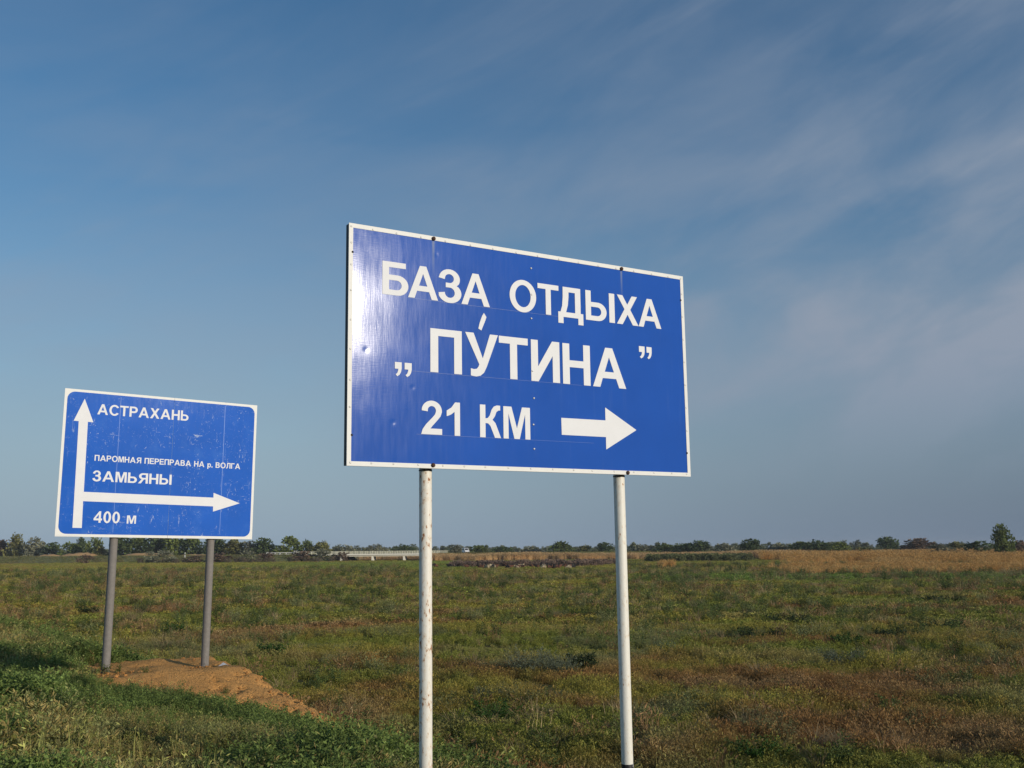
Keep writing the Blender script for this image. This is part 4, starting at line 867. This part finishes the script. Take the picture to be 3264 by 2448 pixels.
# plants in the field that can be told apart
M_DRY = foliage('dry stalks', (.36, .27, .15), lo=.6, hi=1.3); M_SAGEL = foliage('wormwood leaves', (.15, .17, .11), lo=.55, hi=1.4); M_WEED = foliage('weed leaves', (.045, .098, .018), lo=.5, hi=1.5); M_TEAL = foliage('bluish leaves', (.10, .15, .09), lo=.55, hi=1.4); M_DKSH = foliage('dark shrub leaves', (.040, .060, .022), lo=.5, hi=1.4)
def field_plant(dx, dy, wpx, hpx, kind, label, group):
    x, y, z = ground_at(dx, dy); w = wpx * y / 2286; h = hpx * y / 2286; near = y < 32; k = 1.0 if near else 1.6
    if kind == 'weed': d = leafy_plant(46, w * .5, h * .5, h, 34, .060 * k, .028 * k, 1.0, .5); mt = M_WEED
    elif kind == 'sage': d = leafy_plant(80, w * .5, h * .5, h, 26, .040 * k, .014 * k, 1.0, .9); mt = M_SAGEL
    elif kind == 'teal': d = grass_clump(150, w * .45, h * .5, h, .010 * k, .9); mt = M_TEAL
    elif kind == 'dark': d = leafy_plant(50, w * .5, h * .5, h, 24, .07 * k, .03 * k, 1.0, .6); mt = M_DKSH
    else: d = tangle(190, w * .45, h * 1.1, .006 * k); mt = M_DRY
    r = empty({'weed': 'weed', 'sage': 'wormwood_bush', 'teal': 'grass_tuft', 'dark': 'low_shrub', 'straw': 'tumbleweed'}[kind], (x, y, z)); tag(r, label, {'weed': 'weed', 'sage': 'bush', 'teal': 'grass tuft', 'dark': 'shrub', 'straw': 'tumbleweed'}[kind], group)
    v, f, var = d; st_f = [i for i, q in enumerate(f) if len(q) == 3]; lf_f = [i for i, q in enumerate(f) if len(q) == 4]
    if kind in ('weed', 'sage', 'dark'):
        for nm, ids in (('leaves', lf_f), ('stems', st_f)):
            me = mesh(nm, v, [f[i] for i in ids], var=[var[i] for i in ids]); bm = bmesh.new(); bm.from_mesh(me); bmesh.ops.delete(bm, geom=[q for q in bm.verts if not q.link_faces], context='VERTS'); bm.to_mesh(me); bm.free(); obj(nm, me, mt, r)
    else: obj('stalks', mesh('stalks', v, f, var=var), mt, r)
FP = 'separate plants in the field'
for a in ((1065, 1572, 105, 62, 'weed', 'bright green leafy weed low down between the large sign\'s posts'),
          (1142, 1462, 95, 62, 'sage', 'silvery wormwood bush, left one of the pair between the large sign\'s posts'),
          (1212, 1466, 90, 50, 'sage', 'silvery wormwood bush, right one of the pair between the large sign\'s posts'),
          (1258, 1452, 60, 40, 'dark', 'dark green shrub just right of the pair of silvery wormwood bushes'),
          (1022, 1445, 95, 42, 'straw', 'straw-coloured tumbleweed left of the pair of silvery wormwood bushes'),
          (1212, 1518, 50, 34, 'teal', 'small bluish green grass tuft below the pair of wormwood bushes'),
          (1056, 1515, 85, 30, 'sage', 'low grey-green bush above the bright green leafy weed'),
          (1117, 1650, 80, 46, 'straw', 'arching dry tumbleweed at the bottom edge between the large sign\'s posts'),
          (1442, 1406, 80, 30, 'teal', 'pale bluish grass tuft right of the large sign\'s right post'),
          (1645, 1650, 115, 52, 'weed', 'dark green leafy weed at the bottom edge right of the large sign'),
          (1808, 1628, 42, 58, 'straw', 'upright dry pale tuft near the bottom edge, right of the dark green weed'),
          (1825, 1444, 90, 40, 'sage', 'grey wormwood bush in the brown grass right of the large sign'),
          (1641, 1468, 60, 40, 'straw', 'beige dry tuft right of the large sign, above the bottom green weed'),
          (2037, 1368, 95, 28, 'dark', 'dark shrub farthest right in the middle of the field'),
          (1930, 1384, 80, 24, 'dark', 'dark shrub second from the right in the middle of the field'),
          (1706, 1348, 120, 22, 'dark', 'long low dark shrub highest up in the field right of the large sign'),
          (1635, 1382, 120, 24, 'dark', 'long low dark shrub below the highest one right of the large sign'),
          (1830, 1394, 70, 22, 'weed', 'small bright green weed between the dark shrubs right of the large sign'),
          (2018, 1302, 60, 16, 'dark', 'small far dark shrub below the golden reeds at the right'),
          (585, 1424, 56, 34, 'weed', 'round green weed just right of the earth mound top'),
          (193, 1330, 42, 18, 'dark', 'dark shrub left of the small sign\'s left post in the field'),
          (377, 1376, 44, 26, 'weed', 'green weed between the small sign\'s posts near the right one'),
          (285, 1345, 90, 36, 'straw', 'brownish dry tuft between the small sign\'s posts'),
          (360, 1408, 150, 36, 'straw', 'wide dry straw tangle behind the earth mound between the small sign\'s posts')): field_plant(*a, FP)

# ------------------------------------------------------------------ bridge, barriers, van, stakes
M_CONC = plain('pale concrete', (.80, .77, .66), .85, vary=.12, scale=.8); M_RAIL = plain('pale yellow railing paint', (.86, .83, .64), .6, vary=.08); M_CDARK = plain('shaded underside concrete', (.30, .28, .25), .9)
def bridge():
    x0, x1, y0, z = -86.0, -30.0, 430.0, .42; ang = 0.0; hw = 4.8; root = empty('road_bridge', (x0, y0, FIELD)); tag(root, 'long low pale concrete road bridge with a white railing on the horizon', 'bridge'); dz = -FIELD
    L_ = x1 - x0; bs = 15.5
    def p(nm, m, mat): return obj(nm, m.mesh(nm), mat, root)
    p('deck', MB().box(0, L_, -hw + .3, hw, dz + z - .25, dz + z), M_ASPH); p('edge_beam', MB().box(bs - 4, L_, -hw - .1, -hw + .28, dz + z - .45, dz + z + .12), M_CONC)
    for k in range(4): p('girder', MB().box(bs, L_, -hw + .5 + k * 2.4, -hw + 1.1 + k * 2.4, dz + z - .95, dz + z - .27), M_CONC)
    for x in (bs + 2, bs + 14.5, bs + 27, bs + 38): p('pier', MB().box(x - .35, x + .35, -hw + .4, hw - .4, -.3, dz + z - .97), M_CONC); 
    for side, mt in ((-hw + .05, M_RAIL), (hw - .15, M_RAIL)):
        for h in (.40, .72, 1.05): p('rail', MB().box(0, L_ + (4 if side < 0 else 0), side - .05, side + .05, dz + z + h - .06, dz + z + h + .06), mt)
        n = 29
        for i in range(n): x = i * L_ / (n - 1); p('railing_post', MB().box(x - .07, x + .07, side - .06, side + .06, dz + z - .2, dz + z + 1.0), mt)
bridge()
M_WP = plain('white post paint far', (.78, .77, .73), .6)
for i, dx in enumerate((580, 590, 600, 612, 626)):
    d = 446 - i * .8; x, y = at(dx, d - 5.2); w = (1.7, 1.7, 1.9, 2.6, 3.0)[i]; z = .34; m = MB()
    r = empty('barrier_frame', (x, y, z)); tag(r, 'white open barrier frame on the far road, %s of five counted from the left' % ('first', 'second', 'third', 'fourth', 'fifth')[i], 'barrier', 'barrier frames left of the bridge')
    for zz in (.28, .85): obj('rail', MB().box(-w / 2, w / 2, -.06, .06, zz - .09, zz + .09).mesh('rail'), M_WP, r)
    for xx in (-w / 2 + .1, w / 2 - .1): obj('post', MB().box(xx - .1, xx + .1, -.05, .05, -.3, .74).mesh('post'), M_WP, r)
def marker(dx, d, z, h, label):
    x, y = at(dx, d); r = empty('marker_post', (x, y, z)); tag(r, label, 'post', 'marker posts on the far road')
    obj('shaft', MB().box(-.13, .13, -.08, .08, -.2, h).mesh('shaft'), M_WP, r); obj('dark_band', MB().box(-.135, .135, -.085, .085, h * .55, h * .72).mesh('dark_band'), M_BLACK, r)
marker(635.5, 437, .34, 1.6, 'white marker post left one of the close pair beside the barrier frames'); marker(639.5, 437, .34, 1.6, 'white marker post right one of the close pair beside the barrier frames'); marker(400, 440, -.4, 2.0, 'single white marker post between the small sign\'s two posts')
def van():
    x, y = at(1006, 441.5); r = empty('van', (x, y, .345), R(18)); tag(r, 'white van seen from the front beside the reeds on the far road', 'van')
    mw = plain('white van paint', (.78, .78, .78), .3); mg = plain('dark vehicle glass', (.02, .025, .03), .08); mt = plain('tyre rubber', (.02, .02, .02), .9); ml = plain('headlight glass', (.6, .6, .62), .15)
    # side profile extruded across the width, front faces -Y
    prof = [(-2.3, .35), (-2.35, .75), (-2.2, 1.05), (-1.55, 1.2), (-1.0, 2.0), (-.7, 2.15), (2.4, 2.15), (2.5, 1.9), (2.5, .35)]; n = len(prof); v = [(s * .92 * (1 - .08 * max(0, z - 1.1)), yy, z) for s in (-1, 1) for yy, z in prof]
    f = [tuple(range(n)), tuple(range(2 * n - 1, n - 1, -1))] + [(i, n + i, n + (i + 1) % n, (i + 1) % n) for i in range(n)]
    body = obj('body', mesh('body', v, f), mw, r)
    obj('windscreen', mesh('windscreen', [(-.74, -1.50, 1.29), (.74, -1.50, 1.29), (.68, -1.08, 1.93), (-.68, -1.08, 1.93)], [(0, 1, 2, 3)]), mg, r).location = (0, -.03, .01)
    for s in (-1, 1):
        obj('side_window', MB().box(s * .885 - .012, s * .885 + .012, -.9, 1.9, 1.30, 1.80).mesh('side_window'), mg, r)
        obj('headlight', MB().box(s * .68 - .16, s * .68 + .16, -2.37, -2.28, .72, .92).mesh('headlight'), ml, r)
        for yy in (-1.5, 1.6): w = obj('wheel', autosmooth(MB().tube((s * .93, yy, .34), (s * .70, yy, .34), .34, n=18).mesh('wheel')), mt, r)
    obj('bumper', MB().box(-.9, .9, -2.43, -2.33, .36, .56).mesh('bumper'), mt, r)
van()
M_STAKE = plain('dark wooden stake', (.05, .04, .035), .9)
for dx, h, ln, lb in ((1546, .95, -.08, 'dark stake, left one of the two standing in the bright grass strip'), (1556, 1.0, .10, 'dark stake, right one of the two standing in the bright grass strip')):
    x, y, z = ground_at(dx, 1236); tag(obj('stake', autosmooth(MB().tube((0, 0, -.2), (ln, 0, h * .6), .09, .08, 8).tube((ln, 0, h * .6), (ln * 2.4, .02, h), .08, .05, 8).mesh('stake')), M_STAKE, None, (x, y, z)), lb, 'stake', 'two stakes in the field')
x, y = from_st(4.95, 14.7)
v = [(-.06, -.04, .0), (.05, -.05, .025), (.07, .03, .0), (-.03, .05, .03), (0, 0, .05), (.02, .0, .012)]
tag(obj('paper_scrap', mesh('paper_scrap', v, [(0, 1, 4), (1, 2, 4), (2, 3, 4), (3, 0, 4), (0, 3, 5), (1, 0, 5), (2, 1, 5), (3, 2, 5)]), plain('white paper', (.75, .75, .74), .8), None, (x, y, float(mound_h(*to_st(x, y))) + .01)), 'scrap of white paper lying on the edge of the earth mound', 'litter')

# ------------------------------------------------------------------ the herd
def sheep_mesh(grazing):
    V = [(0, 0, .56), (-.34, 0, .58), (.34, 0, .60), (.50, 0, .66 if not grazing else .50), (.62, 0, .80 if not grazing else .26), (.78, 0, .76 if not grazing else .12), (-.46, 0, .52)]
    E_ = [(0, 1), (0, 2), (2, 3), (3, 4), (4, 5), (1, 6)]; rad = [.25, .24, .22, .13, .095, .055, .07]
    for sx, j in ((.30, 2), (-.32, 1)):
        for s in (-1, 1):
            b = len(V); V += [(sx, s * .12, .40), (sx + (.02 if sx > 0 else -.04), s * .13, .20), (sx, s * .13, .0)]; E_ += [(j, b), (b, b + 1), (b + 1, b + 2)]; rad += [.10, .05, .04]
    me = bpy.data.meshes.new('sk'); me.from_pydata(V, E_, []); o = bpy.data.objects.new('sk', me); COL.objects.link(o); o.modifiers.new('s', 'SKIN'); md = o.modifiers.new('d', 'SUBSURF'); md.levels = 1; md.render_levels = 1
    for i, q in enumerate(me.skin_vertices[0].data): q.radius = (rad[i], rad[i]); q.use_root = i == 0
    dg = bpy.context.evaluated_depsgraph_get(); out = bpy.data.meshes.new_from_object(o.evaluated_get(dg)); bpy.data.objects.remove(o); out.name = 'sheep'; out.polygons.foreach_set('use_smooth', [True] * len(out.polygons)); return out
SM = [sheep_mesh(False), sheep_mesh(True)]
MSH = {'cream': plain('cream fleece', (.44, .35, .22), .95, vary=.2, scale=6), 'brown': plain('brown fleece', (.13, .055, .030), .95, vary=.3, scale=6), 'black': plain('black fleece', (.022, .018, .016), .95, vary=.3, scale=6)}
SMC = {c: [m.copy() for m in SM] for c in MSH}
for c in MSH:
    for m in SMC[c]: m.materials.append(MSH[c])
rh = random.Random(5)
spots = [(1387 + 3, 0), ]
hd = []
for i in range(46):
    u = rh.random(); zx = 820 + 1100 * u if i < 38 else rh.uniform(400, 820); hd.append(((1380 + zx * 520 / 2212) * 2212 / 3264, rh.uniform(1226.5, 1230.5) if zx > 800 else rh.uniform(1225, 1230)))
hd += [(938, 1226), (942, 1227), (972, 1228)]
ORD = ('first', 'second', 'third', 'fourth', 'fifth', 'sixth', 'seventh', 'eighth', 'ninth', 'tenth', 'eleventh', 'twelfth', 'thirteenth', 'fourteenth', 'fifteenth', 'sixteenth', 'seventeenth', 'eighteenth', 'nineteenth', 'twentieth', 'twenty-first', 'twenty-second', 'twenty-third', 'twenty-fourth', 'twenty-fifth', 'twenty-sixth', 'twenty-seventh', 'twenty-eighth', 'twenty-ninth', 'thirtieth')
cnt = {}
for i, (dx, dy) in enumerate(sorted(hd)):
    x, y, z = ground_at(dx, dy); c = rh.choices(('cream', 'brown', 'black'), (.28, .42, .30))[0]; k = rh.randrange(2); cnt[c] = cnt.get(c, 0) + 1
    o = obj('sheep', SMC[c][k], None, None, (x, y, z - .02)); o.rotation_euler = (0, 0, rh.choice((0, math.pi)) + rh.gauss(0, .5)); s_ = rh.uniform(1.0, 1.25); o.scale = (s_, s_, s_)
    tag(o, '%s sheep in the far herd, %s of the %s ones counted from the left' % (c, ORD[cnt[c] - 1], c), 'sheep', 'herd of sheep in the far field')

# ------------------------------------------------------------------ thin evening haze over the plain
hb = MB().box(-3200, 3200, -400, 2700, -3.6, 16).mesh('haze')
hm = bpy.data.materials.new('haze'); hm.use_nodes = True; hm.node_tree.nodes.clear(); ho = hm.node_tree.nodes.new('ShaderNodeOutputMaterial'); hv = hm.node_tree.nodes.new('ShaderNodeVolumePrincipled')
hv.inputs['Color'].default_value = (.80, .86, .95, 1); hv.inputs['Density'].default_value = .00013; hm.node_tree.links.new(hv.outputs[0], ho.inputs['Volume'])
tag(obj('haze', hb, hm), 'thin pale evening haze lying over the whole plain', 'haze', kind='stuff')
